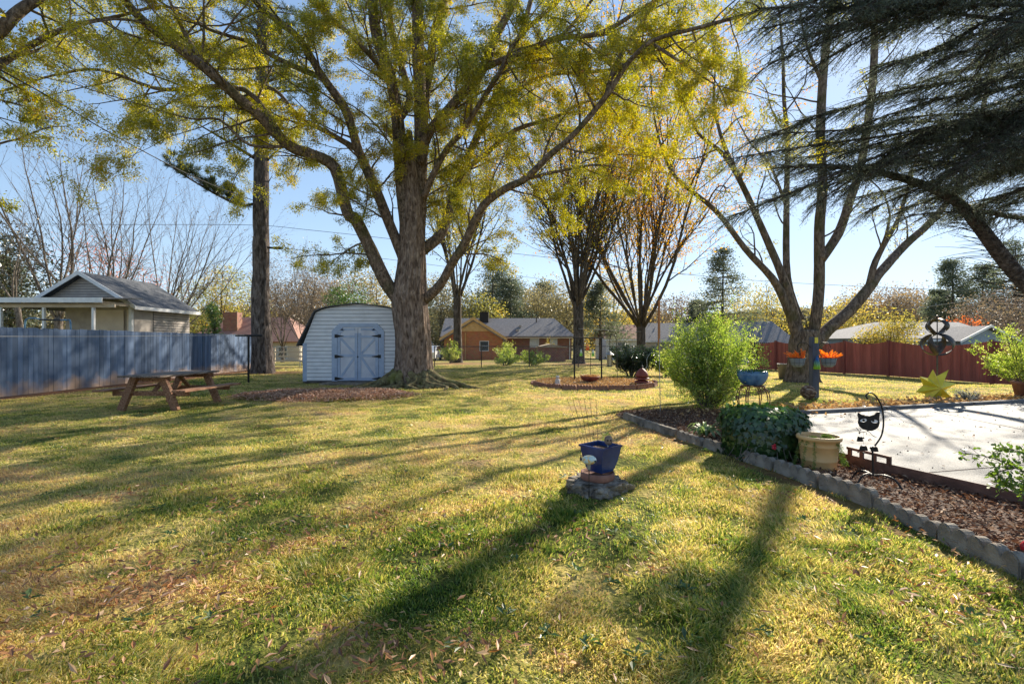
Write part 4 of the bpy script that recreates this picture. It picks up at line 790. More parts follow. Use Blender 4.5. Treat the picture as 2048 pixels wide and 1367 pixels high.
M['copper'] = mk('rusty_copper_wire', [(.13, .05, .035), (.26, .11, .07)], 14, .6, .4, 60, metal=.3)
M['yellow'] = mk('yellow_paint', [(.62, .52, .03), (.80, .68, .06)], 4, .45, .1, 20)
M['rock'] = mk('stump_rock', [(.06, .048, .038), (.17, .14, .11), (.30, .26, .21)], 9, .95, 1.0, 22, dist=.8)
M['binplastic'] = mk('grey_bin_plastic', [(.13, .12, .11), (.20, .19, .17)], 3, .6)
M['basket'] = mk('blue_grey_basket', [(.16, .20, .26), (.24, .28, .34)], 5, .7, .2, 40)
M['postpaint'] = mk('slate_blue_post', [(.045, .055, .085), (.085, .10, .14)], 4, .6, .2, 30, (2, 2, .5))
M['galv'] = mk('galvanised_steel', [(.25, .25, .25), (.40, .40, .39)], 9, .5, .1, 30, metal=.5)
M['bronze'] = mk('bronze_spinner', [(.045, .036, .032), (.10, .082, .07)], 6, .45, .1, 20, metal=.35)
M['wirecoat'] = mk('cable_black', [(.02, .02, .02)], rough=.7)
M['wiregrey'] = mk('cable_grey', [(.34, .34, .33)], rough=.7)
M['redplastic'] = mk('red_gloss', [(.42, .02, .03), (.55, .03, .05)], 4, .25)
M['pagoda'] = mk('red_pagoda_iron', [(.16, .03, .02), (.26, .06, .04)], 9, .6, .4, 30)
M['figure'] = mk('pale_stone_figure', [(.42, .38, .36), (.60, .56, .53)], 14, .9, .6, 60)
M['brownfig'] = mk('brown_figure', [(.14, .09, .06), (.28, .20, .14)], 10, .6, .5, 30)
M['polewood'] = mk('orange_pole_wood', [(.30, .12, .045), (.42, .19, .08)], 6, .85, .3, 30, (1, 1, .1))
M['log'] = mk('woven_twig_ball', [(.06, .035, .025), (.22, .13, .09), (.55, .45, .36)], 9, .8, 1.0, 30, (1, 1, 2.5))
M['carwhite'] = mk('car_white', [(.65, .66, .68)], rough=.3, spec=.8)
M['rubber'] = mk('tyre_rubber', [(.02, .02, .02)], rough=.9)
M['seed'] = mk('pale_seed', [(.45, .38, .20), (.62, .55, .32)], 30, .8)
def glassy(name, c0, c1, z0, z1, em=0):
    m, t, b = newmat(name); L = t.links.new; tc = t.nodes.new('ShaderNodeTexCoord'); sp = t.nodes.new('ShaderNodeSeparateXYZ'); L(tc.outputs['Generated'], sp.inputs[0])
    cr = t.nodes.new('ShaderNodeValToRGB'); L(sp.outputs[2], cr.inputs[0]); e = cr.color_ramp.elements; e[0].position = z0; e[1].position = z1; e[0].color = (*c0, 1); e[1].color = (*c1, 1)
    L(cr.outputs[0], b.inputs['Base Color']); b.inputs['Roughness'].default_value = .15; b.inputs['Transmission Weight'].default_value = .5; return m
M['g_orange'] = glassy('orange_glass', (.85, .16, .03), (.95, .62, .12), .2, .8)
M['g_green'] = glassy('green_glass', (.35, .75, .12), (.75, .80, .85), .3, .7)
M['g_blue'] = glassy('blue_green_glass', (.35, .75, .05), (.02, .16, .55), .15, .75)
def one(name, mb, mat_, label, cat, group=None, smooth=False, kind=None): return tag(mb.build(name, mat_, None, smooth), label, cat, group, kind)
# ------------------------------------------------------------------ blue board fence on the left
def blue_fence():
    t = thing('blue_fence', 'tall blue painted board fence, clay-stained at its foot, along the left side of the lawn', 'fence')
    B = MB(); T = []
    y = 2.0
    while y < 24.2:
        w = .14+R.uniform(-.006, .006); X = -13.2 if y < 16.5 else -13.27; h = 1.83+R.uniform(-.012, .012)-(.02 if y > 16.5 else 0)
        d = R.uniform(-.006, .006); B.box(X-.02+d, X+d, y, y+w-.007, .03, h); T += [R.random()]*6; y += w
    B.T = [np.array(T, np.float32)]; B.build('panel', M['bluefence'], t)
    for z in (.35, 1.05, 1.6): MB().box(-13.31, -13.292, 2, 24.2, z, z+.09).build('rail', M['darkwood'], t)
    y = 2.2
    while y < 24.4: MB().bbox(-13.42, -13.315, y, y+.1, 0, 1.8).build('post', M['darkwood'], t); y += 2.4
    MB().bbox(-13.33, -13.23, 24.22, 24.32, 0, 1.84).build('end_post', M['bluefence'], t)
blue_fence()
def red_fence():
    t = thing('red_fence', 'dark red board fence with a scalloped wavy top behind the yellow star', 'fence')
    crest = [36.6, 33.8, 31, 28.2, 25.5, 20.8, 16.2, 11.5]; B = MB(); T = []
    fx = lambda y: 18.8+(34-y)*.173
    for a, b in zip(crest[:-1], crest[1:]):
        n = int((a-b)/.13)
        for i in range(n):
            y0 = a-(a-b)*i/n; y1 = a-(a-b)*(i+1)/n+.006; u = (i+.5)/n; zt = 1.48-.24*math.sin(math.pi*u)**1.0*(1 if a-b > 3 else .7)-.0; g = gz(fx(y0), y0)+.03; d = R.uniform(-.004, .004)
            A = Vector((fx(y0)+d, y0, 0)); Bq = Vector((fx(y1)+d, y1, 0)); B.slab((A.x, A.y, g), (Bq.x, Bq.y, g), (Bq.x, Bq.y, zt+.02), (A.x, A.y, zt+.02), .02); T += [R.random()]*6
    B.T = [np.array(T, np.float32)]; B.build('panel', M['redfence'], t)
    for y in crest: x = fx(y); p = MB().bbox(x-.13, x-.025, y-.05, y+.05, gz(x, y)-.1, 1.5).build('post', M['redfence'], t); MB().bbox(x-.145, x-.01, y-.065, y+.065, 1.502, 1.56).build('post_cap', M['rust'], p)
    for z in (-.1, 1.1):
        MB().beam((fx(36)+.08, 36, z), (fx(11.6)+.08, 11.6, z), .04, .09).build('rail', M['redfence'], t)
red_fence()
t = thing('wooden_fence', 'short dark weathered board fence left of the red fence, behind the grey bin', 'fence'); a = W(1500, 735, 36); b = W(1549, 735, 35)
B = MB(); n = 12
for i in range(n): x0 = a.x+(b.x-a.x)*i/n; x1 = a.x+(b.x-a.x)*(i+1)/n-.012; y0 = 36-1.0*i/n; B.box(x0, x1, y0, y0+.02, -.6, 1.42+R.uniform(-.02, .02))
B.build('panel', M['darkwood'], t); MB().box(a.x, b.x, 36.03, 36.08, 1.0, 1.09).build('rail', M['darkwood'], t)
# ------------------------------------------------------------------ garden shed
def shed():
    X0, Y0 = -5.45, 16.8; t = thing('garden_shed', 'white lap-sided shed with rounded barn roof and pale blue double doors', 'shed', (X0, Y0, 0))
    hw = [(0, 1.93), (1.41, 1.93), (2.50, 1.50), (2.66, 1.09), (2.79, .02)]
    def w(z): return float(np.interp(z, [q[0] for q in hw], [q[1] for q in hw]))
    prof = [(-1.925, .06), (1.925, .06), (1.925, 1.41), (1.49, 2.50), (1.08, 2.655), (0, 2.785), (-1.08, 2.655), (-1.49, 2.50), (-1.925, 1.41)]
    MB().prism(prof, .012, 3.2).build('wall', M['shedwhite'], t)
    B = MB(); z = .08; s = .131
    while z < 2.76:
        z1 = min(z+s, 2.78); a, b = w(z)-.02, w(z1)-.02
        z0 = z+.016; B.add([(-a, -.028, z0), (a, -.028, z0), (b, -.012, z1), (-b, -.012, z1), (-a, .012, z0), (a, .012, z0), (b, .012, z1), (-b, .012, z1)], [(0, 1, 2, 3), (0, 4, 5, 1), (3, 2, 6, 7), (0, 3, 7, 4), (1, 5, 6, 2)]); z += s
    B.build('siding', M['shedwhite'], t); MB().prism([(x*.985, z*.995+.005) for x, z in prof], .004, .0115).build('siding_lap_shade', M['lapshade'], t)  # darkened backing in the board gaps paints the lap shadows
    for sx in (-1, 1): MB().bbox(sx*1.93-(.13 if sx > 0 else .01), sx*1.93+(.01 if sx > 0 else .13), -.03, .0-.017, .06, 1.40).build('corner_trim', M['shedblue'], t)
    rp = [(-2.12, 1.33), (-1.50, 2.56), (-1.08, 2.70), (0, 2.83), (1.08, 2.70), (1.50, 2.56), (2.12, 1.33)]; rp2 = [(x*.99, z-.03) for x, z in rp][::-1]
    MB().prism(rp+rp2, -.16, 3.35).build('roof', M['shingle'], t)
    MB().box(-1.93, 1.93, -.02, .02, .0, .06).build('skid', M['darkwood'], t)
    # octagon-topped trim round the doorway
    d = thing_part('double_door', t)
    o = [(-.90, .07), (-.90, 1.86), (-.66, 2.10), (.90, .0)]
    outer = [(-.90, .07), (-.90, 1.84), (-.64, 2.10), (.70, 2.10), (.94, 1.84), (.94, .07)]; inner = [(.75, .07), (.75, 1.76), (.56, 1.97), (-.50, 1.97), (-.71, 1.76), (-.71, .07)]
    MB().prism(outer+inner, -.065, -.031).build('door_frame', M['shedblue'], d)
    zt = 1.93
    for sx in (-1, 1):
        x0, x1 = (-.70, .005) if sx < 0 else (.025, .735); xo, xi = (x0, x1) if sx < 0 else (x1, x0); c = .16*(1 if sx < 0 else -1)
        MB().prism([(x0, .09), (x1, .09), (x1, zt if sx < 0 else 1.77), (x1-(0 if sx < 0 else .16), zt), (x0+(.16 if sx < 0 else 0), zt), (x0, 1.77 if sx < 0 else zt)], -.042, -.031).build('door_panel', M['doorpanel'], d)
        B = MB(); y0, y1 = -.062, -.043
        for a, b in [((x0+.05, .09), (x0+.05, 1.76)), ((x1-.05, .09), (x1-.05, 1.76))]: B.box(a[0]-.05, a[0]+.05, y0, y1, a[1], b[1])
        xa, xb = x0+.101, x1-.101
        for z in (.09, .92, 1.60): B.box(xa, xb, y0, y1, z, z+(.10 if z < 1.6 else .08))
        B.box(xa, xb, y0, y1, zt-.07, zt)
        B.prism([(xo, 1.762), (xo+c*.62, 1.762), (xo+c*1.45, zt-.072), (xo+c, zt)], y0, y1)
        xi2, xo2 = (xb, xa) if sx < 0 else (xa, xb); sg = 1 if sx < 0 else -1
        def diag(p, q, wd=.075):
            v = Vector((q[0]-p[0], 0, q[1]-p[1])).normalized(); nn = Vector((-v.z, 0, v.x))*wd*.5; B.prism([(p[0]-nn.x, p[1]-nn.z), (q[0]-nn.x, q[1]-nn.z), (q[0]+nn.x, q[1]+nn.z), (p[0]+nn.x, p[1]+nn.z)], y0+.003, y1)
        diag((xo2+sg*.02, 1.57), (xi2-sg*.02, 1.05)); diag((xo2+sg*.02, .22), (xi2-sg*.02, .89))
        B.build('door_brace', M['shedblue'], d)
        for z in (.16, .94, 1.66):
            h = MB(); ex = xo; h.box(min(ex-sg*.10, ex+sg*.0), max(ex-sg*.10, ex), -.074, -.067, z-.06, z+.06); h.prism([(ex, z-.045), (ex+sg*.03, z-.04), (ex+sg*.22, z-.008), (ex+sg*.22, z+.008), (ex+sg*.03, z+.04), (ex, z+.045)], -.074, -.067); h.build('hinge', M['black'], d)
    MB().ball((.015, -.07, .93), .03, 5).build('lock', M['black'], d)
def thing_part(name, parent):
    o = bpy.data.objects.new(name, None); scene.collection.objects.link(o); o.parent = parent; return o
shed()
B = MB(); B.bbox(-6.5, -4.2, 15.95, 16.70, -.02, .05, .01); one('concrete_slab', B, M['stone'], 'flat concrete step slab on the ground in front of the shed doors', 'step')
# ------------------------------------------------------------------ houses
def window(par, x0, x1, z0, z1, y, wm='glass', fr='white', bars=(1, 1), f=.06):
    w = MB().bbox(x0-f, x1+f, y-.05, y-.004, z0-f, z0).bbox(x0-f, x1+f, y-.05, y-.004, z1, z1+f).bbox(x0-f, x0, y-.05, y-.004, z0, z1).bbox(x1, x1+f, y-.05, y-.004, z0, z1)
    for i in range(bars[0]): x = x0+(x1-x0)*(i+1)/(bars[0]+1); w.box(x-.015, x+.015, y-.035, y-.022, z0, z1)
    for i in range(bars[1]): z = z0+(z1-z0)*(i+1)/(bars[1]+1); w.box(x0, x1, y-.034, y-.021, z-.015, z+.015)
    o = w.build('window', M[fr], par); MB().box(x0, x1, y-.02, y-.006, z0, z1).build('pane', M[wm], o); return o
def roof_gx(B, x0, x1, y0, y1, ze, zr, o=.4, th=.12, hip=(0, 0), side=.3):        # ridge along x
    ym = (y0+y1)/2; k = (zr-ze)/(ym-y0); zo = ze-k*o
    B.slab((x0-side, y0-o, zo), (x1+side, y0-o, zo), (x1+side-hip[1], ym, zr), (x0-side+hip[0], ym, zr), th)
    B.slab((x1+side, y1+o, zo), (x0-side, y1+o, zo), (x0-side+hip[0], ym, zr), (x1+side-hip[1], ym, zr), th)
    if hip[0]: B.add([(x0-side, y0-o, zo+th*.9), (x0-side+hip[0], ym, zr+th*.9), (x0-side, y1+o, zo+th*.9)], [(0, 1, 2)])
    if hip[1]: B.add([(x1+side, y0-o, zo+th*.9), (x1+side, y1+o, zo+th*.9), (x1+side-hip[1], ym, zr+th*.9)], [(0, 1, 2)])
    return B
def brick_house():
    t = thing('brick_house', 'long low red brick house with grey roof and ochre-trimmed front gable', 'house'); g = -.5
    MB().box(-7.35, 6.5, 52, 59, g, 2.2).build('wall', M['brick2'], t)
    r = roof_gx(MB(), -7.5, 6.6, 52, 59, 2.2, 4.1, .45, .14, (0, 2.0)).build('roof', M['shingle_l'], t)
    MB().box(-3.7, -2.7, 54.4, 55.4, 3.2, 4.9).build('chimney', M['black'], r); MB().tube([(2.8, 54.5, 3.6), (2.8, 54.5, 4.3)], .06, 8).build('vent_pipe', M['black'], r)
    for x, y, z in ((.9, 53.4, 3.05), (.6, 52.6, 2.62), (-6.9, 53.5, 3.0)): MB().box(x-.15, x+.15, y-.15, y+.15, z, z+.26).build('roof_vent', M['galv'], r)
    # gable wing
    MB().prism([(-7.15, g), (-.95, g), (-.95, 1.95), (-4.05, 3.75), (-7.15, 1.95)], 50, 51.99).build('gable_wing', M['brick'], t)
    MB().slab((-7.55, 49.7, 1.62), (-4.05, 49.7, 3.80), (-4.05, 54, 3.80), (-7.55, 54, 1.62), -.14).build('roof', M['shingle_l'], t)
    MB().slab((-4.05, 49.7, 3.80), (-.55, 49.7, 1.62), (-.55, 54, 1.62), (-4.05, 54, 3.80), -.14).build('roof', M['shingle_l'], t)
    MB().prism([(-7.6, 1.56), (-4.05, 3.76), (-.5, 1.56), (-.5, 1.86), (-4.05, 4.08), (-7.6, 1.86)], 49.62, 49.68).build('bargeboard', M['orange_trim'], t)
    MB().prism([(-6.0, 2.57), (-2.1, 2.57), (-4.05, 3.74)], 49.9, 49.985).build('gable_panel', M['orange_trim'], t)
    window(t, -3.35, -2.5, .55, 1.5, 50, bars=(0, 1)); window(t, 2.0, 2.9, .9, 1.85, 52, 'blind', bars=(2, 3)); window(t, 4.2, 4.9, .9, 1.85, 52, 'blind', bars=(1, 3))
    MB().tube([(-.85, 49.9, 1.7), (-.85, 49.9, g)], .05, 6).build('downpipe', M['tan'], t); MB().tube([(-4.9, 49.9, 2.4), (-4.9, 49.9, g)], .05, 6).build('downpipe', M['orange_trim'], t); MB().tube([(6.3, 51.9, 2.0), (6.3, 51.9, g)], .05, 6).build('downpipe', M['white'], t)
    MB().box(-.6, 6.9, 51.36, 51.46, 1.83, 1.97).build('gutter', M['tan'], t)
brick_house()
def outbuilding():
    t = thing('brick_outbuilding', 'small brick outbuilding with a pale shallow roof in front of the brick house', 'shed'); g = gz(3, 43)
    MB().box(2.35, 4.85, 43, 45.4, g, .95).build('wall', M['brick2'], t); MB().prism([(2.2, .953), (5.0, .953), (5.0, 1.0), (3.5, 1.28), (2.2, 1.0)], 42.8, 45.6).build('roof', M['tan'], t)
outbuilding()
def garage():
    t = thing('neighbour_garage', 'grey-roofed taupe garage with white-trimmed gable beyond the blue fence', 'garage'); g = .0
    x0, x1, y0, y1 = -21.9, -17.6, 22, 25.9; ze, zr = 3.25, 4.6; xm = (x0+x1)/2
    MB().prism([(x0, g), (x1, g), (x1, ze), (x0, ze)], y0+1.3, y1).build('wall', M['taupe'], t)
    MB().box(x1+.001, x1+.004, y0+1.3, y1, 0, ze-.01).build('siding_lap_shade', M['lapshade'], t); B = MB(); z = 1.6  # dark backing sheet paints shade into the side wall's lap gaps
    while z < ze: B.add([(x1+.03, y0+1.3, z+.025), (x1+.03, y1, z+.025), (x1+.014, y1, z+.13), (x1+.014, y0+1.3, z+.13), (x1, y0+1.3, z+.025), (x1, y1, z+.025)], [(0, 1, 2, 3), (0, 4, 5, 1)]); z += .13
    B.build('siding', M['taupe'], t)
    B = MB(); z = ze+.03; zz = zr-.1
    while z < zz:
        a = (x1-x0)/2*(1-(z-ze)/(zr-ze)); b = max(.01, (x1-x0)/2*(1-(z+.12-ze)/(zr-ze))); B.add([(xm-a, y0-.03, z+.025), (xm+a, y0-.03, z+.025), (xm+b, y0-.012, z+.12), (xm-b, y0-.012, z+.12), (xm-a, y0, z+.025), (xm+a, y0, z+.025)], [(0, 1, 2, 3), (0, 4, 5, 1)]); z += .12
    B.build('gable', M['taupe'], t); MB().prism([(x0, ze), (x1, ze), (xm, zr)], y0-.004, y0+.1).build('gable_lap_shade', M['lapshade'], t)  # backing behind the gable boards is coloured dark as lap shadow
    r = MB().slab((x0-.42, y0-.35, ze-.2), (xm, y0-.35, zr+.07), (xm, y1+.3, zr+.07), (x0-.42, y1+.3, ze-.2), -.1).slab((xm, y0-.35, zr+.07), (x1+.42, y0-.35, ze-.2), (x1+.42, y1+.3, ze-.2), (xm, y1+.3, zr+.07), -.1).build('roof', M['shingle'], t)
    MB().prism([(x0-.46, ze-.32), (xm, zr-.09), (x1+.46, ze-.32), (x1+.46, ze-.14), (xm, zr+.1), (x0-.46, ze-.14)], y0-.4, y0-.36).build('bargeboard', M['white'], t)
    MB().box(x1+.40, x1+.46, y0-.36, y1+.3, ze-.32, ze-.16).build('fascia', M['white'], t)
    MB().box(x0, x1, y0+.0, y1, ze-.08, ze-.002).build('soffit', M['white'], t)
    for a, b in ((x0+1.3, x0+2.9), (x0+3.05, x1-.25)): MB().bbox(a, b, y0+1.24, y0+1.29, 0, 3.02).build('garage_door', M['door_tan'], t)
    for x in (x1-.08, ): MB().bbox(x-.07, x+.07, y0-.02, y0+.12, 0, ze-.1).build('porch_post', M['white'], t)
    MB().box(x1-.05, x1-.002, y0+.13, y0+1.28, 0, ze-.09).build('side_wall', M['taupe'], t)
garage()
def porch():
    t = thing('porch_roof', 'low white-edged lean-to porch roof on posts in front of the neighbour garage', 'porch'); y0 = 19.8
    zt = 1.45+(CY-597)/FX*y0; xa, xb = -26, (205-CX)/FX*y0
    MB().slab((xa, y0, zt), (xb, y0, zt), (xb, 21.95, zt+.16), (xa, 21.95, zt+.16), .05).build('roof', M['shingle'], t)
    MB().box(xa, xb, y0-.03, y0-.003, zt-.16, zt+.05).build('fascia', M['white'], t)
    MB().box(xa, xb+.25, y0+.3, y0+.38, zt-.34, zt-.2).build('beam', M['tan'], t)
    x = xa+.3
    while x < xb: MB().box(x, x+.05, y0+.05, 21.9, zt-.19, zt-.06).build('rafter', M['tan'], t); x += .75
    for px in (2, 88, 187): x = (px-CX)/FX*(y0+.34); MB().bbox(x-.05, x+.05, y0+.29, y0+.39, 0, zt-.345).build('porch_post', M['white'], t)
porch()
t = thing('swing_frame', 'blue and black tube frame showing just above the blue fence at left', 'frame'); y = 17.5; q = lambda px, py: W(px, py, y)
MB().tube(smooth_path([q(48, 690), q(50, 648), q(54, 638), q(66, 636), q(80, 638)], 3), .03, 8).build('left_tube', M['bluemottle'], t); MB().tube([q(80, 639), q(122, 640)], .03, 8).build('crossbar', M['black'], t)
MB().tube(smooth_path([q(122, 640), q(134, 640), q(141, 645), q(142, 700)], 3), .03, 8).build('right_tube', M['bluemottle'], t)
def tile_house():
    t = thing('tiled_house', 'house with terracotta roof and brick chimney half hidden behind the tall pine', 'house'); d = 46
    x0, x1 = -31.5, -20.6; g = gz(-25, d)
    MB().box(x0, x1, d, d+7, g, 1.45+.2).build('wall', M['cream'], t); r = roof_gx(MB(), x0, x1, d, d+7, 1.75, 3.9, .6, .14, (2.6, 2.9)).build('roof', M['redtile'], t)
    MB().box(-28.6, -27.2, d+1.0, d+1.9, 1.8, 4.4).build('chimney', M['brick2'], r)
    window(t, -22.6, -21.8, -.1, 1.0, d)
tile_house()
def far_house(name, label, d, x0, x1, ze, zr, wall, roof, hip=(0, 0), depth=7, wins=(), gable=None, g=None):
    t = thing(name, label, 'house'); g = gz((x0+x1)/2, d) if g is None else g
    MB().box(x0, x1, d, d+depth, g-.2, ze).build('wall', M[wall], t); roof_gx(MB(), x0, x1, d, d+depth, ze, zr, .5, .14, hip).build('roof', M[roof], t)
    MB().box(x0-.3, x1+.3, d-.56, d-.5, ze-.32, ze-.12).build('fascia', M['white'], t)
    for w in wins: window(t, *w, d)
    return t
t = far_house('cream_house', 'cream-sided house with grey-brown roof behind the vase-shaped tree', 56, 15.2, 25.5, 1.75, 3.7, 'cream', 'shingle_l', (1.5, 2.5), wins=((17, 18, .5, 1.3), (21, 22, .5, 1.3)))
t = far_house('white_cottage', 'small white-walled cottage seen behind the dark evergreen hedge', 54, 10.7, 14.6, 1.9, 3.4, 'white', 'brick2', (0, 0), wins=((12, 12.8, .5, 1.4),))
t = far_house('grey_roofed_house', 'house with broad pale grey roof behind the left stems of the forked tree', 48, 21.5, 29.0, 1.1, 3.6, 'bluegrey', 'shingle_l', (2.5, 1.2))
def right_house():
    t = far_house('blue_grey_house', 'blue-grey sided house with wide pale roof above the red fence', 40, 29.2, 41, 1.80, 3.15, 'bluegrey', 'shingle_l', (4.6, 0), 8, wins=((30.0, 30.8, .5, 1.45),))
    x0, x1 = 35.6, 40.2; xm = (x0+x1)/2
    MB().prism([(x0+.3, -.6), (x1-.3, -.6), (x1-.3, 1.6), (xm, 2.55), (x0+.3, 1.6)], 38.0, 39.98).build('gable_wing', M['bluegrey'], t)
    MB().slab((x0-.1, 37.6, 1.52), (xm, 37.6, 2.75), (xm, 42, 2.75), (x0-.1, 42, 1.52), -.1).build('roof', M['shingle_l'], t); MB().slab((xm, 37.6, 2.75), (x1+.1, 37.6, 1.52), (x1+.1, 42, 1.52), (xm, 42, 2.75), -.1).build('roof', M['shingle_l'], t)
    MB().prism([(x0-.12, 1.38), (xm, 2.62), (x1+.12, 1.38), (x1+.12, 1.56), (xm, 2.82), (x0-.12, 1.56)], 37.53, 37.59).build('bargeboard', M['white'], t)
right_house()
def car():
    t = thing('white_car', 'white car parked left of the brick house gable, mostly hidden behind the oak', 'car', (-7.95, 46, gz(-8, 46)))
    MB().prism([(-2.2, .3), (2.2, .3), (2.25, .8), (1.6, .95), (1.0, 1.45), (-1.1, 1.45), (-1.9, .98), (-2.25, .85)], -.85, .85, Matrix.Rotation(math.pi/2, 4, 'Z')).build('body', M['carwhite'], t)
    MB().prism([(-1.7, .98), (1.4, .98), (.95, 1.38), (-1.05, 1.38)], -.86, .86, Matrix.Rotation(math.pi/2, 4, 'Z')).build('window', M['glass'], t)
    for x in (-1.4, 1.4):
        for s in (-.8, .8): MB().tube([(s-.1, x, .32), (s+.1, x, .32)], .32, 14).build('wheel', M['rubber'], t)
car()
# ------------------------------------------------------------------ picnic table
def picnic():
    t = thing('picnic_table', 'reddish wooden picnic table with two fixed benches near the blue fence', 'table', (-7.68, 10.75, 0), math.radians(-2))
    L = .95
    B = MB()
    for i in range(6): x = -.46+i*.155; B.bbox(x, x+.148, -L, L, .71+R.uniform(0, .004), .75, .005)
    B.build('tabletop', M['tabletop'], t)
    for sx in (-1, 1):
        B = MB()
        for i in range(2): x = sx*.70+i*sx*.15; B.bbox(min(x, x+sx*.142), max(x, x+sx*.142), -L, L, .41, .45, .005)
        B.build('bench', M['tablewood'], t)
    for y in (-.68, .68):
        MB().bbox(-.84, .84, y+.045, y+.085, .30, .405).build('bench_support', M['tablewood'], t); MB().bbox(-.44, .44, y+.045, y+.085, .61, .705).build('top_support', M['tablewood'], t)
        for sx in (-1, 1): B = MB().beam((sx*.30, y, .71), (sx*.60, y, 0), .085, .14); B.build('leg', M['tablewood'], t)
        s = -1 if y > 0 else 1
        MB().beam((0, y+s*.09, .33), (0, y+s*.5, .70), .09, .04).build('brace', M['tablewood'], t)
picnic()
B = MB(); b = GD(497, 16.9); t = thing('clothesline_post', 'black T-shaped clothesline post by the end of the blue fence', 'post', b)
MB().tube([(0, 0, -.05), (0, 0, 1.64)], .035, 10).build('pole', M['black'], t); MB().tube([(-.46, 0, 1.68), (.5, 0, 1.68)], .035, 10).build('crossbar', M['black'], t)
one('clothesline', MB().tube([(-9.5+.3*i*0, 16.9-i*1.4, 1.70-.02*math.sin(i)) for i in range(0, 1)]+[(-9.5, 16.9, 1.70), (-11.2, 13.0, 1.60), (-12.9, 9.4, 1.56)], .006, 4), M['wiregrey'], 'thin white clothesline strung across the face of the blue fence', 'clothesline')
# ------------------------------------------------------------------ chain-link fences
def chainlink(label, a, b, h, n, mesh=.11, r=.0028):
    t = thing('chain_link_fence', label, 'fence'); a = Vector(a); b = Vector(b); L = (b-a).length; u = (b-a)/L
    for i in range(n+1): p = a+(b-a)*i/n; g = gz(p.x, p.y); MB().tube([(p.x, p.y, g-.05), (p.x, p.y, g+h+.03)], .03, 8).build('post', M['darkwood'] if r < .0035 else M['galv'], t)
    f = lambda s, z: (a.x+u.x*s, a.y+u.y*s, gz(a.x+u.x*s, a.y+u.y*s)+z)
    MB().tube([f(L*i/12, h) for i in range(13)], .022, 8).build('top_rail', M['darkwood'] if r < .0035 else M['galv'], t)
    B = MB(); s = -h
    while s < L:
        s0, s1 = max(s, 0), min(s+h, L)
        if s1 > s0:
            B.tube([f(s0, s0-s+.02), f(s1, s1-s+.0)], r, 3, False); B.tube([f(s0, h-(s0-s)), f(s1, h-(s1-s)+.02)], r, 3, False)
        s += mesh*1.4
    B.build('wire_mesh', M['galv'], t); return t
chainlink('long dark chain-link fence crossing behind the round bed and the oak', (-4.6, 28.2, 0), (9.4, 26.6, 0), 1.22, 5)
chainlink('short pale chain-link fence between the tall pine and the shed', (-15.2, 30, 0), (-8.6, 27.4, 0), 1.2, 3, .15, .006)
t = thing('rail_fence', 'pale split-rail fence behind the chain-link left of the shed', 'fence'); B = MB()
for i in range(5): x = -19+i*2.3; MB().bbox(x-.07, x+.07, 37.93, 38.07, -.4, 1.0).build('post', M['tan'], t)
for z in (.15, .5, .85): MB().beam((-19.2, 37.88, z-.2), (-9.5, 37.88, z-.24), .05, .12).build('rail', M['tan'], t)
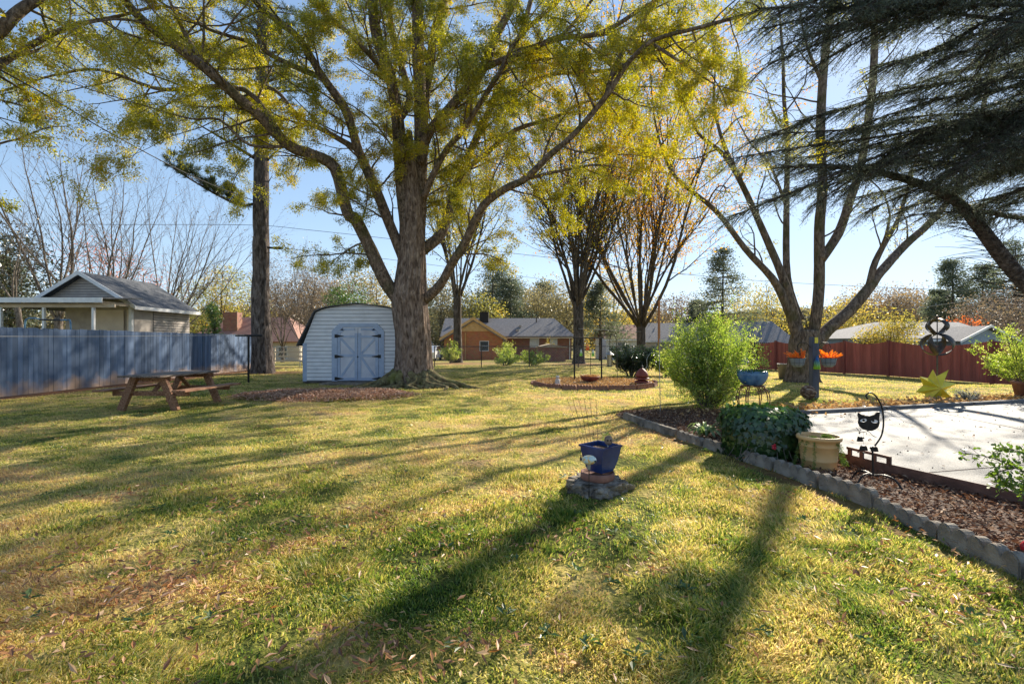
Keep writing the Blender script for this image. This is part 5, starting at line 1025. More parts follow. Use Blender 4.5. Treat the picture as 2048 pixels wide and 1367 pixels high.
# ------------------------------------------------------------------ shrubs
def shrub(name, label, c, w, h, n, lsz, m, seed, upright=.5, wr=.5, bark='grey_bark', tint=.5, group=None, bottom=.05, nst=26, cat='shrub', wisps=0, fill=0):
    rng = random.Random(seed); t = thing(name, label, cat, group=group); B = MB(); tw = []; c = Vector(c)
    for k in range(nst):
        a = rng.uniform(0, 6.283); s = rng.uniform(.15, 1); e = c+Vector((math.cos(a)*w*.5*s, math.sin(a)*w*.5*s, h*(bottom+(1-bottom)*rng.uniform(.25, 1)*math.sqrt(max(.05, 1-(s*.85)**2)))))
        st = c+Vector((math.cos(a)*w*.08*s, math.sin(a)*w*.08*s, 0)); mid = st.lerp(e, .5)+Vector((0, 0, h*.10*upright*2-h*.05)); p = smooth_path([st, mid, e], 4); B.tube(p, [.012*(1-.08*i) for i in range(len(p))], 4, cap=False)
        for i in range(2, len(p)-1): tw.append((p[i][:], p[i+1][:]))
        for m_ in range(7):
            i = rng.randrange(2, len(p)-1); d = (p[i+1]-p[i]).normalized()+rperp(Vector((0, 0, 1)), rng)*rng.uniform(.5, 1.4)*(1.3-upright)+Vector((0, 0, upright)); l = h*rng.uniform(.10, .24); q = p[i]+d.normalized()*l
            B.tube([p[i], p[i].lerp(q, .5), q], [.005, .004, .002], 3, cap=False); tw.append((p[i][:], q[:])); tw.append((p[i].lerp(q, .5)[:], q[:]))
            for m2 in range(2):
                d2 = (d.normalized()+rperp(d.normalized(), rng)*.9).normalized(); q2 = q.lerp(p[i], rng.random()*.5)+d2*l*.6; tw.append((q.lerp(p[i], .3)[:], q2[:]))
    for k in range(wisps):
        i = rng.randrange(len(tw)); p = Vector(tw[i][1]); 
        if p.z-c.z < h*.55: continue
        q = p+Vector((rng.gauss(0, .35), rng.gauss(0, .35), 1)).normalized()*h*rng.uniform(.1, .22); B.tube([p, q], [.003, .001], 3, cap=False); tw += [(p[:], q[:])]*2
    B.build('stem', M[bark], t); L = MB()
    p, d, i = on_twigs(tw, n, lsz*.5); D = d+NR.normal(size=(n, 3))*.8; cl = vn(p[:, 0]*1+p[:, 2], p[:, 1]+p[:, 2], h*.12, seed); 
    if fill:
        nf = int(n*fill); v = nrm(NR.normal(size=(nf, 3))); rr = (.55+.5*NR.random(nf)**.5)*(.72+.55*vn(v[:, 0]*2+9, v[:, 1]*2+v[:, 2]*2.5+9, .6, seed)); zz = v[:, 2]; wz = np.where(zz < 0, .78, 1.0)
        p[:nf] = np.stack([c.x+v[:, 0]*rr*w*.5*wz, c.y+v[:, 1]*rr*w*.5*wz, c.z+h*.46+zz*rr*h*.47], -1); D[:nf] = NR.normal(size=(nf, 3))+v*.6+np.array([0, 0, .5]); p[:, 2] = np.maximum(p[:, 2], c.z+.03)
    T = np.clip(tint+(cl-.5)*.8+(p[:, 2]-c.z-h*.5)*.0+NR.normal(size=n)*.15, 0, 1)
    leaves(L, p, D, lsz*NR.uniform(.6, 1.3, n), lsz*wr*NR.uniform(.7, 1.2, n), T); L.build('foliage', M[m], t); return t
shrub('abelia_shrub', 'tall feathery green shrub glowing in the sun at the head of the mulch bed', G(1418, 815), 2.1, 2.0, 44000, .045, 'shrub', 201, .7, .5, nst=90, wisps=320, fill=.3, bottom=.0)
shrub('laurel_hedge', 'dark broad evergreen bush behind the hanging lantern feeder', GD(1262, 20.2), 2.7, 1.35, 15000, .09, 'rhodo', 202, .4, .4, nst=46, bottom=.3, tint=.35)
shrub('laurel_bush', 'paler arching bush to the right of the dark evergreen bush', GD(1335, 20.5), 1.7, 1.15, 5000, .08, 'shrub', 212, .4, .4, nst=24, bottom=.2, tint=.55)
shrub('arching_shrub', 'green shrub with long drooping pale-tipped sprays in a pot at the right edge', Vector((12.95, 12.0, .35)), 2.2, 1.55, 11000, .055, 'shrub', 203, .35, .45, nst=40, tint=.5)
shrub('silver_shrub', 'small silvery grey twiggy plant beside the yellow star', G(1935, 806), .62, .36, 1800, .03, 'silver', 204, .5, .5, nst=26)
for px, d, w, h, sd, m, lb in [(1010, 44, 2.2, 1.9, 205, 'shrub', 'rounded yellow-green bush against the brick house corner'), (1008, 31, 2.3, .95, 206, 'shrub', 'low spreading bush just past the chain-link fence, left one of two'),
                               (1068, 31, 2.4, 1.0, 207, 'shrub', 'low spreading bush just past the chain-link fence, right one of two'), (902, 37, 1.6, 1.7, 208, 'shrub', 'light green sapling clump hugging the dark trunk before the brick gable'),
                               (1098, 50, 1.6, 2.1, 209, 'yellow_leaf', 'small yellow bush in front of the brick house right-hand window')]:
    shrub('garden_bush', lb, GD(px, d), w, h, 3200, .10, m, sd, .4, .5, nst=22, tint=.6)
# ivy mound with its red flower
def ivy():
    rng = random.Random(8); c = Vector((3.22, 6.1, 0)); t = thing('ivy_mound', 'big clump of dark ivy spilling over a hidden planter beside the beige pot', 'ivy')
    MB().lathe([(.30, 0), (.36, .2), (.40, .42), (.36, .43), (.001, .40)], 20, c[:]).build('planter', M['darkwood'], t)
    n = 5200; v = nrm(NR.normal(size=(n, 3))); v[:, 2] = np.abs(v[:, 2]); k = .38+.09*fbm(v[:, 0]*3+5, v[:, 1]*3+v[:, 2]*3, .5, 3)+NR.normal(size=n)*.02
    hz = .40+.32*v[:, 2]*k/.4; low = NR.random(n) < .62; z = np.where(low, NR.random(n)**.8*.46, np.minimum(hz, .56+NR.random(n)*.05)); rr = np.where(low, .40+.08*fbm(v[:, 0]*4, v[:, 1]*4+z*5, .5, 5)+.10*(.5-z), 1)
    h2 = nrm(v[:, :2]); x = np.where(low, h2[:, 0]*rr, v[:, 0]*k*1.15); y = np.where(low, h2[:, 1]*rr, v[:, 1]*k*1.15)
    P = np.stack([c.x+x, c.y+y, z], -1); out = np.stack([x, y, (z-.3)*1.2], -1); out = nrm(out)
    # ivy leaves lie with their faces outward, lobed
    up = np.array([0, 0, -1.])+NR.normal(size=(n, 3))*.5; D = nrm(up-out*np.sum(up*out, 1, keepdims=True)+NR.normal(size=(n, 3))*.25); Sd = nrm(np.cross(D, out)); L = NR.uniform(.045, .085, n)[:, None]
    V = np.stack([P, P+D*L*.3+Sd*L*.55, P+D*L*.45+Sd*L*.28, P+D*L, P+D*L*.45-Sd*L*.28, P+D*L*.3-Sd*L*.55], 1).reshape(-1, 3); T = np.clip(.25+NR.normal(size=n)*.2+.35*(z > .5)*NR.random(n), 0, 1)
    B = MB(); B.add(V, np.arange(6*n).reshape(-1, 6), T); B.build('foliage', M['ivy'], t)
    for k in range(16):
        a = rng.uniform(-2.9, 0); p0 = c+Vector((math.cos(a)*.42, math.sin(a)*.42, .3)); p1 = p0+Vector((math.cos(a)*rng.uniform(.1, .3), math.sin(a)*rng.uniform(.1, .2), -.29)); MB().tube(smooth_path([p0, p0.lerp(p1, .5)+Vector((0, 0, -.05)), p1], 3), .004, 4).build('vine', M['grey_bark'], t)
    fl = thing_part('red_flower', t)
    F = MB(); pc = W(1548, 893, 5.62)
    for k in range(14): a = k*2.4; F.ball((pc.x+math.cos(a)*.018*(k/14+.2), pc.y+.01*math.sin(k), pc.z+math.sin(a)*.03*(k/14+.2)), .014, 4, (1, 1, .8))
    F.build('petal', M['redplastic'], fl)
ivy()
def strappy(name, label, c, n, L, m, seed, cat='plant', wd=.022):
    rng = random.Random(seed); B = MB(); c = Vector(c)
    for k in range(n):
        a = rng.uniform(0, 6.283); l = L*rng.uniform(.6, 1.1); h = l*rng.uniform(.35, .65); d = Vector((math.cos(a), math.sin(a), 0)); s = Vector((-d.y, d.x, 0)); V = []
        for i in range(8):
            u = i/7; p = c+d*(.02+l*.85*u)+Vector((0, 0, h*math.sin(math.pi*min(1, u*.82+.05))*.9)); w = wd*(.6+1.2*u)*(1-u**3); V += [(p-s*w)[:], (p-Vector((0, 0, w*.4)))[:], (p+s*w)[:]]
        T = rng.random(); F = []
        for i in range(7): b = i*3; F += [(b, b+1, b+4, b+3), (b+1, b+2, b+5, b+4)]
        B.add(V, F, [T*.8+.1]*14)
    return one(name, B, M[m], label, cat, smooth=True)
strappy('strap_leaf_plant', 'low plant of broad arching strap leaves between the edging and the feathery shrub', W(1412, 872, 7.2)*1, 34, .36, 'daylily', 5)
# leafy branch tips reaching in at the right edge, near the camera
def near_branch():
    rng = random.Random(15); t = thing('boxwood_bush', 'bush whose leafy twig tips poke in at the right edge over the patio', 'shrub'); B = MB(); tw = []; L = MB()
    base = Vector((5.35, 2.9, .04))
    for e in (W(2160, 960, 3.3), W(2160, 940, 3.3), W(2160, 900, 3.3), W(2110, 990, 3.2)): B.tube(smooth_path([base, base.lerp(e, .5)+Vector((0, 0, .22)), e], 5), .007, 5)
    for pix in [[(2160, 960, 3.3), (2080, 950, 3.35), (2030, 935, 3.4), (1985, 915, 3.45), (1925, 905, 3.5)], [(2160, 940, 3.3), (2090, 915, 3.35), (2030, 900, 3.4), (1995, 893, 3.42)], [(2080, 950, 3.35), (2050, 960, 3.3), (2020, 965, 3.3)], [(2030, 935, 3.4), (1995, 945, 3.38), (2010, 962, 3.36), (2013, 975, 3.35)], [(2160, 900, 3.3), (2090, 900, 3.3), (2045, 915, 3.3)], [(2110, 990, 3.2), (2070, 985, 3.2), (2045, 975, 3.2)]]:
        p = smooth_path([W(*q) for q in pix], 5); B.tube(p, [.006-.004*i/(len(p)-1) for i in range(len(p))], 5)
        for i in range(4, len(p)-1):
            tw.append((p[i][:], p[i+1][:]))
            for k in range(2): q = p[i]+rperp(Vector((1, 0, 0)), rng)*rng.uniform(.03, .08)+Vector((-.04, 0, 0)); B.tube([p[i], q], .0018, 3, False); tw.append((p[i].lerp(q, .5)[:], q[:]))
    for k in range(30):
        a = rng.uniform(0, 6.28); e = base+Vector((math.cos(a)*.5, math.sin(a)*.5, rng.uniform(.4, .9))); p = smooth_path([base, base.lerp(e, .5)+Vector((0, 0, .1)), e], 3); B.tube(p, .006, 4); [tw.append((p[i][:], p[i+1][:])) for i in range(2, len(p)-1)]
    p_, d_, i_ = on_twigs(tw, 900, .014); n = len(p_); D = nrm(d_*.5+NR.normal(size=(n, 3))); Sd = nrm(np.cross(D, NR.normal(size=(n, 3))*.5+np.array([0, 0, 1.]))); l = NR.uniform(.028, .045, n)[:, None]
    V = np.stack([p_, p_+D*l*.35+Sd*l*.26, p_+D*l*.7+Sd*l*.28, p_+D*l, p_+D*l*.7-Sd*l*.28, p_+D*l*.35-Sd*l*.26], 1).reshape(-1, 3); L.add(V, np.arange(6*n).reshape(-1, 6), NR.random(n))
    B.build('stem', M['grey_bark'], t); L.build('foliage', M['fern'], t)
near_branch()
# ------------------------------------------------------------------ edging: scalloped blocks, steel strip, kerb
def edging_block(nsc, w, h, th):
    prof = [(0, -.06)]; top = []
    for i in range(nsc):
        for k in range(9): a = math.pi*(1-k/8); top.append((w*(i+.5)+math.cos(a)*w*.5, h-.06+math.sin(a)*.065))
    prof = [(0, -.06), (nsc*w, -.06)]+top[::-1]
    return prof
ORD = ['nearest the camera', 'second', 'third', 'fourth', 'fifth', 'sixth', 'seventh', 'eighth', 'ninth', 'tenth', 'eleventh', 'twelfth', 'thirteenth', 'fourteenth']
def blocks(path, n, nsc, h, th, m, name, label, group):
    pts = [Vector((x, y, 0)) for x, y in path]; ds = [0]
    for a, b in zip(pts[:-1], pts[1:]): ds.append(ds[-1]+(b-a).length)
    at = lambda s: Vector((np.interp(s, ds, [p.x for p in pts]), np.interp(s, ds, [p.y for p in pts]), 0)); Lb = ds[-1]/n; proto = None
    for i in range(n):
        a = at(i*Lb+.006); b = at((i+1)*Lb-.006); l = (b-a).length; ang = math.atan2(b.y-a.y, b.x-a.x)
        if proto is None:
            bm = bmesh.new(); prof = edging_block(nsc, l/nsc, h, th); vs = [bm.verts.new((x, -th/2, z)) for x, z in prof]; f = bm.faces.new(vs); r = bmesh.ops.extrude_face_region(bm, geom=[f])
            for v in r['geom']:
                if isinstance(v, bmesh.types.BMVert): v.co.y += th
            bmesh.ops.recalc_face_normals(bm, faces=bm.faces[:]); eds = [e for e in bm.edges if len(e.link_faces) == 2 and e.calc_face_angle(0) > .8 and abs(e.verts[0].co.y-e.verts[1].co.y) < 1e-5]
            bmesh.ops.bevel(bm, geom=eds, offset=.008, segments=2, affect='EDGES'); me = bpy.data.meshes.new(name); bm.to_mesh(me); bm.free(); me.materials.append(m); proto = me
        o = bpy.data.objects.new(name, proto); scene.collection.objects.link(o); o.location = (a.x, a.y, gz(a.x, a.y)+R.uniform(-.028, .004)); o.rotation_euler = (R.uniform(-.10, .10), R.uniform(-.03, .03), ang+R.uniform(-.04, .04)); o.scale = (l/Lb*1.0, 1, 1)
        tag(o, label(i, n), 'edging', group)
far = [(1.9, 9.9), (2.05, 9.4), (2.28, 8.15), (2.5, 7.25)]; near = [(2.52, 7.2), (2.82, 6.0), (3.02, 5.2), (3.12, 4.55), (3.17, 3.9), (3.15, 3.3), (3.10, 2.8), (3.05, 2.2), (3.0, 1.6)]
blocks(near, 9, 5, .145, .08, M['stone'], 'edging_block', lambda i, n: 'grey scalloped concrete edging block, '+(['nearest the ivy mound', 'under the beige pot'][i] if i < 2 else ORD[i]+' from the ivy mound toward the camera'), 'scalloped concrete blocks edging the mulch bed')
for i, (a, b, lb) in enumerate([((2.14, 9.0), (2.28, 8.15), 'farther straight-topped grey edging stone at the bed corner near the feathery shrub'), ((2.29, 8.1), (2.50, 7.25), 'nearer straight-topped grey edging stone before the strap-leaved plant')]):
    B = MB().bbox(0, math.dist(a, b), -.045, .045, -.05, .12, .012); o = one('edging_stone', B, M['stone'], lb, 'edging'); o.location = (*a, 0); o.rotation_euler = (0, 0, math.atan2(b[1]-a[1], b[0]-a[0]))
th = np.linspace(-2.9, .12, 12); blocks([(CIRC[0]+2.12*math.cos(a), CIRC[1]+2.0*math.sin(a)) for a in th], 13, 5, .15, .07, M['brickedge'], 'edging_brick', lambda i, n: 'red-brown scalloped brick, '+('leftmost' if i == 0 else ORD[i]+' from the left')+' along the front of the circular bed', 'scalloped bricks round the circular bed')
th = np.linspace(.2, 3.3, 12); blocks([(CIRC[0]+2.12*math.cos(a), CIRC[1]+2.0*math.sin(a)) for a in th], 13, 5, .09, .07, M['brickedge'], 'edging_brick', lambda i, n: 'low red-brown scalloped brick, '+('rightmost' if i == 0 else ORD[i]+' from the right')+' along the back of the circular bed', 'low scalloped bricks behind the circular bed')
B = MB(); B.lathe([(2.05, -.05), (2.05, .03), (1.2, .06), (.001, .08)], 40, (CIRC[0], CIRC[1], 0), 1, .95); tag(B.build('round_bed', M['soil']), None, None, kind='structure')
n = 9000; a = NR.random(n)*6.283; r = np.sqrt(NR.random(n))*2.0; x, y = CIRC[0]+np.cos(a)*r, CIRC[1]+np.sin(a)*r*.94
litter('round_bed_litter', x, y, .07+NR.random(n)*.05, .07, .03, M['litter_y'], 'pale leaf litter covering the circular brick-edged bed', 'leaf litter', NR.random(n)*.9, .7)
t = thing('steel_edging', 'rusty brown steel edging strip with notches between the mulch and patio', 'edging')
for a, b in zip(STEEL[1:-1], STEEL[2:]):
    MB().slab((a[0]-.012, a[1], -.03), (b[0]-.012, b[1], -.03), (b[0]-.012, b[1], .135), (a[0]-.012, a[1], .135), .006).build('strip', M['rust'], t)
MB().slab((STEEL[0][0]-.01, STEEL[0][1], -.02), (STEEL[1][0]-.01, STEEL[1][1], -.02), (STEEL[1][0]-.01, STEEL[1][1], .08), (STEEL[0][0]-.01, STEEL[0][1], .08), .02).build('low_board', M['rust'], t)
for k in range(4):
    y = 5.55-k*.14; x = float(np.interp(y, [4.7, 5.27, 5.95], [4.25, 4.03, 3.86])); MB().box(x-.02, x-.004, y-.028, y+.028, .12, .205).build('tooth', M['rust'], t)
MB().beam((3.95, 5.6, .205), (4.07, 5.1, .205), .02, .03).build('bar', M['rust'], t)
t = thing('patio_kerb', 'long low grey timber kerb along the far edge of the patio', 'kerb'); L0 = Vector((5.3, 9.17)); L1 = Vector((20.5, 13.57)); n = 6
for i in range(n):
    a = L0.lerp(L1, i/n); b = L0.lerp(L1, (i+1)/n-.003); o = MB().bbox(0, (b-a).length, .0, .14, -.05, .10, .01).build('timber', M['kerb'], t); o.location = (a.x, a.y, gz(a.x, a.y)); o.rotation_euler = (0, 0, math.atan2(b.y-a.y, b.x-a.x))
# ------------------------------------------------------------------ trapeze frame, feeder, poles round the circular bed
a = GD(1149, 16.9); b = GD(1203, 17.2); t = thing('bottle_frame', 'black square-topped metal frame standing in the circular bed', 'frame'); h = W(1149, 676, 16.9).z
MB().tube([(a.x, a.y, -.05), (a.x, a.y, h)], .028, 8).build('post', M['black'], t); MB().tube([(b.x, b.y, -.05), (b.x, b.y, h)], .028, 8).build('post', M['black'], t); MB().tube([(a.x-.05, a.y, h+.01), (b.x+.05, b.y, h+.01)], .022, 8).build('crossbar', M['black'], t)
def bottle(px, py0, py1, m, label, s=1, d=17.05, hang=None, r=.05):
    z0 = W(px, py1, d).z; z1 = W(px, py0, d).z; H = z1-z0; x = (px-CX)/FX*d; t = thing('glass_bottle', label, 'bottle', (x, d, z0), group='glass bottles hung as garden ornaments')
    MB().lathe([(.001, 0), (r*1.0, .0), (r*1.08, .04*H), (r*.95, .45*H), (r*.55, .78*H), (r*.32, .86*H), (r*.32, H), (.001, H)], 14).build('glass', m, t, True); MB().tube([(0, 0, H), (0, 0, (hang or h)-z0)], .004, 4).build('hanging_wire', M['wirecoat'], t)
bottle(1175, 685, 700, M['g_orange'], 'orange glass bottle, highest of the three hung from the black frame', r=.062); bottle(1162, 698, 711.5, M['g_green'], 'pale green glass bottle hung left of the orange one'); bottle(1186, 698, 712, M['g_green'], 'pale green glass bottle hung right of the orange one')
pole = GD(1235, 17.4); t = thing('shepherd_hook', 'slim bent metal hook pole rising from the circular bed beside the lantern feeder', 'pole', pole); hz = W(1219, 690, 17.2).z
MB().tube(smooth_path([(0, 0, -.05), (-.02, 0, .8), (-.05, 0, 1.55), (-.15, -.02, 1.72), (-.26, -.03, 1.68), (-.29, -.03, hz+.03)], 4), .011, 6).build('rod', M['wirecoat'], t)
t = thing('bird_feeder', 'lantern-shaped bird feeder with silvery roof hanging over the circular bed', 'bird feeder', (W(1219, 700, 17.35).x, 17.35, 0))
zt = W(0, 702, 17.3).z; zb = W(0, 733, 17.3).z
MB().lathe([(.17, zt-.13), (.15, zt-.12), (.07, zt-.05), (.02, zt-.0), (.001, zt)], 8).build('roof', M['galv'], t); MB().lathe([(.075, zb+.03), (.08, zb+.04), (.08, zt-.14), (.07, zt-.13)], 10).build('seed_tube', M['seed'], t)
MB().lathe([(.15, zb), (.155, zb+.012), (.15, zb+.024), (.001, zb+.024)], 14).build('tray', M['black'], t)
for k in range(4): MB().tube([(.095*math.cos(k*1.57+.8), .095*math.sin(k*1.57+.8), zb+.02), (.095*math.cos(k*1.57+.8), .095*math.sin(k*1.57+.8), zt-.11)], .008, 5).build('bar', M['black'], t)
MB().tube([(0, 0, zt), (0, 0, zt+.24)], .006, 5).build('hook', M['black'], t)
one('stake', MB().tube([(W(1181, 0, 18.2).x, 18.2, 0), (W(1181, 0, 18.2).x, 18.2, 1.0)], .01, 5), M['black'], 'thin black garden stake behind the frame in the circular bed', 'stake')
# red bowl on stones, figurine, pagoda
c = GD(1180, 15.9); t = thing('red_bowl_planter', 'shallow red bowl planter with dry grass on a low stone in the circular bed', 'planter', (c.x, c.y, 0))
MB().lathe([(.08, .12), (.12, .12), (.26, .18), (.33, .29), (.32, .31), (.29, .29), (.001, .25)], 22).build('bowl', M['pagoda'], t, True); MB().lathe([(.28, .05), (.30, .09), (.22, .13), (.001, .135)], 9).build('stone_base', M['rock'], t)
B = MB(); n = 500; a = NR.random(n)*6.28; r = NR.random(n)*.27; leaves(B, np.stack([np.cos(a)*r, np.sin(a)*r, np.full(n, .27)], -1), np.stack([np.cos(a)*.8, np.sin(a)*.8, np.ones(n)*.7], -1), NR.uniform(.08, .16, n), .012, NR.random(n)); B.build('foliage', M['litter'], t)
c = GD(1115, 15.1); t = thing('stone_figurine', 'small pale stone squirrel-like figurine at the left edge of the circular bed', 'figurine', (c.x, c.y, .02))
MB().lathe([(.001, 0), (.10, 0), (.10, .05), (.07, .07), (.085, .14), (.075, .22), (.045, .26), (.001, .27)], 12).build('body', M['figure'], t, True); MB().ball((0, -.015, .305), .058, 7).build('head', M['figure'], t, True)
for s in (-1, 1): MB().ball((s*.035, -.01, .355), .018, 5).build('ear', M['figure'], t, True)
c = GD(1284, 15.4); t = thing('garden_pagoda', 'small red iron pagoda lantern at the right end of the circular bed', 'lantern', (c.x, c.y, 0))
MB().bbox(-.13, .13, -.13, .13, 0, .12).build('base', M['brickedge'], t)
for z, w in ((.13, .23), (.235, .24)): MB().lathe([(w*.9, z), (w*1.06, z+.015), (w*1.0, z+.05), (w*.55, z+.085), (.001, z+.085)], 12).build('tier', M['pagoda'], t)
MB().lathe([(.12, .325), (.21, .33), (.21, .36), (.195, .42), (.15, .50), (.09, .56), (.03, .60), (.001, .63)], 14).build('dome', M['pagoda'], t, True); MB().ball((0, 0, .645), .03, 6).build('finial', M['black'], t, True)
# white double-hooked pole on the lawn
c = G(1321, 824); t = thing('hook_pole', 'tall thin pale pole with curled hooks standing in the lawn left of the feathery shrub', 'pole', c); H = 1.52
MB().tube([(0, 0, -.05), (-.02, 0, .8), (-.02, 0, H)], .007, 6).build('rod', M['galv'], t)
MB().tube(smooth_path([(-.02, 0, H-.12), (.02, 0, H-.02), (.12, 0, H+.02), (.22, 0, H-.02), (.27, 0, H-.12), (.26, 0, H-.2)], 4), .005, 5).build('hook', M['galv'], t); MB().tube(smooth_path([(-.02, 0, H-.42), (-.1, 0, H-.3), (-.2, 0, H-.3), (-.28, 0, H-.42), (-.28, 0, H-.58), (-.34, 0, H-.62), (-.38, 0, H-.52)], 4), .005, 5).build('hook', M['galv'], t)
c = GD(1318, 36); one('utility_pole', MB().tube([(c.x, c.y, c.z-.2), (c.x, c.y, 4.6)], [.10, .085], 10), M['polewood'], 'orange-brown bare wooden pole behind the hook pole, right of the vase-shaped tree', 'pole')
# ------------------------------------------------------------------ wire stand with mottled blue bowl
c = Vector((4.66, 9.2, 0)); t = thing('wire_plant_stand', 'rusty wire plant stand on tall curved legs holding the mottled blue bowl', 'plant stand', c); z1 = .60
for a in (.6, 2.3, 3.9, 5.6):
    x, y = math.cos(a)*.2, math.sin(a)*.2; leg = MB()
    for o in (-.02, .02): leg.tube(smooth_path([(x*.9+o, y*.9, z1-.02), (x*1.25+o, y*1.25, z1-.09), (x*1.42+o, y*1.42, z1-.25), (x*1.3+o*.5, y*1.3, .2), (x*1.38, y*1.38, 0)], 4), .011, 6)
    leg.build('leg', M['copper'], t)
B = MB(); ring = lambda r, z: [(math.cos(k*math.pi/12)*r, math.sin(k*math.pi/12)*r, z) for k in range(25)]
B.tube(ring(.22, z1), .008, 6).tube(ring(.2, z1-.1), .006, 6)
for k in range(20): a = k*math.pi/10; B.tube([(math.cos(a)*.21, math.sin(a)*.21, z1), (math.cos(a+.3)*.2, math.sin(a+.3)*.2, z1-.1)], .003, 4)
for k in range(6): a = k*math.pi/6; B.tube([(math.cos(a)*.21, math.sin(a)*.21, z1), (-math.cos(a)*.21, -math.sin(a)*.21, z1)], .004, 4)
B.build('basket_top', M['copper'], t)
t = thing('blue_bowl_planter', 'mottled blue bowl planter sitting on the rusty wire stand', 'planter', (c.x, c.y, z1+.01))
MB().lathe([(.001, 0), (.14, 0), (.19, .03), (.25, .12), (.275, .20), (.268, .27), (.25, .285), (.235, .27), (.23, .23), (.001, .22)], 28, sx=1.0).build('bowl', M['bluemottle'], t, True)
B = MB(); n = 700; a = NR.random(n)*6.28; r = np.sqrt(NR.random(n))*.26; leaves(B, np.stack([np.cos(a)*r, np.sin(a)*r, .24+NR.random(n)*.04], -1), np.stack([np.cos(a)*.7-.3, np.sin(a)*.7, NR.random(n)*.7], -1), NR.uniform(.03, .09, n), .012, NR.random(n)); B.build('foliage', M['ivy'], t)
# ------------------------------------------------------------------ post with hanging baskets
P0 = Vector((7.85, 12.35, 0)); t = thing('garden_post', 'square slate-blue post standing at the patio edge between two hanging baskets', 'post', P0)
MB().bbox(-.085, .085, -.085, .085, -.05, 1.58, .008).build('shaft', M['postpaint'], t); MB().bbox(-.04, .05, -.1, -.087, 1.42, 1.57).build('thermometer', M['yellow'], t)
for s, yy in ((-1, 0), (1, 0)): MB().tube(smooth_path([(s*.09, 0, 1.30), (s*.2, 0, 1.42), (s*.38, 0, 1.42), (s*.43, 0, 1.30)], 4), .01, 6).build('bracket', M['black'], t)
def basket(px, label, seed, lean):
    rng = random.Random(seed); x = (px-CX)/FX*12.35; t = thing('hanging_basket', label, 'hanging basket', (x, 12.35, .80), group='hanging baskets of orange plumes'); r = .185
    MB().lathe([(.001, 0), (.09, 0), (.15, .06), (r, .22), (r*1.03, .235), (r*.95, .23), (.001, .19)], 22).build('bowl', M['basket'], t, True)
    B = MB(); B.tube([(math.cos(k*math.pi/12)*r*1.05, math.sin(k*math.pi/12)*r*1.05, .235) for k in range(25)], .006, 5).tube([(math.cos(k*math.pi/12)*r*.9, math.sin(k*math.pi/12)*r*.9, .11) for k in range(25)], .003, 4)
    for k in range(10): a = k*.628; B.tube(smooth_path([(math.cos(a)*r*1.06, math.sin(a)*r*1.06, .235), (math.cos(a)*.155, math.sin(a)*.155, .055), (0, 0, -.015)], 3), .003, 4)
    B.build('wire_frame', M['wirecoat'], t)
    B = MB()
    for k in range(3): a = k*2.094+.5; B.tube([(math.cos(a)*r, math.sin(a)*r, .235), (0, 0, .5)], .003, 4)
    B.build('chain', M['wirecoat'], t); F = MB()
    for k in range(30):
        a = rng.uniform(0, 6.28); rr = rng.uniform(0, .15); p = Vector((math.cos(a)*rr, math.sin(a)*rr, .2)); d = Vector((math.cos(a)*rng.uniform(.1, .9)+lean, math.sin(a)*.5, rng.uniform(.6, 1.1))).normalized(); L = rng.uniform(.20, .38)
        n = 70; u = NR.random(n); pts = np.array(p[:])+np.outer(u, np.array(d[:]))*L+np.array([0, 0, -1])*(u**2)[:, None]*L*.25; leaves(F, pts, np.array(d[:])*.8+NR.normal(size=(n, 3))*.6, .032*(1.2-u*.5), .018, np.clip(.5+NR.normal(size=n)*.3, 0, 1))
    F.build('flower_plume', M['flame'], t)
basket(1595, 'hanging basket of orange plumes left of the slate-blue post, its flowers leaning left', 3, -.45); basket(1657, 'hanging basket of orange plumes right of the slate-blue post', 4, .15)
h = 1.30; bottle(1634, 711, 738, M['g_blue'], 'blue and lime-green glass bottle hanging on the slate-blue post', d=12.2, hang=1.28, r=.075)
c = Vector((7.42, 11.9, 0)); t = thing('twig_ball', 'round openwork ball of brown twigs and white shards at the foot of the slate-blue post', 'ornament', (c.x, c.y, .19))
MB().ball((0, 0, 0), .165, 10).build('core', M['log'], t, True); B = MB(); rng = random.Random(4)
for k in range(42):
    u = Vector((rng.gauss(0, 1), rng.gauss(0, 1), rng.gauss(0, 1))).normalized(); v = rperp(u, rng); B.tube([(u*math.cos(q*.35)+v*math.sin(q*.35))*.175 for q in range(9)], .006, 4)
B.build('twig', M['log'], t)
c = GD(1571, 19.3); t = thing('trash_bin', 'round grey-brown plastic bin standing beside the forked tree trunk', 'bin', c)
MB().lathe([(.001, 0), (.235, 0), (.29, .58), (.31, .585), (.31, .62), (.28, .62), (.22, .06), (.001, .05)], 26).build('body', M['binplastic'], t, True)
for s in (-1, 1): MB().bbox(s*.305-.02, s*.305+.02, -.05, .05, .5, .53).build('handle', M['binplastic'], t)
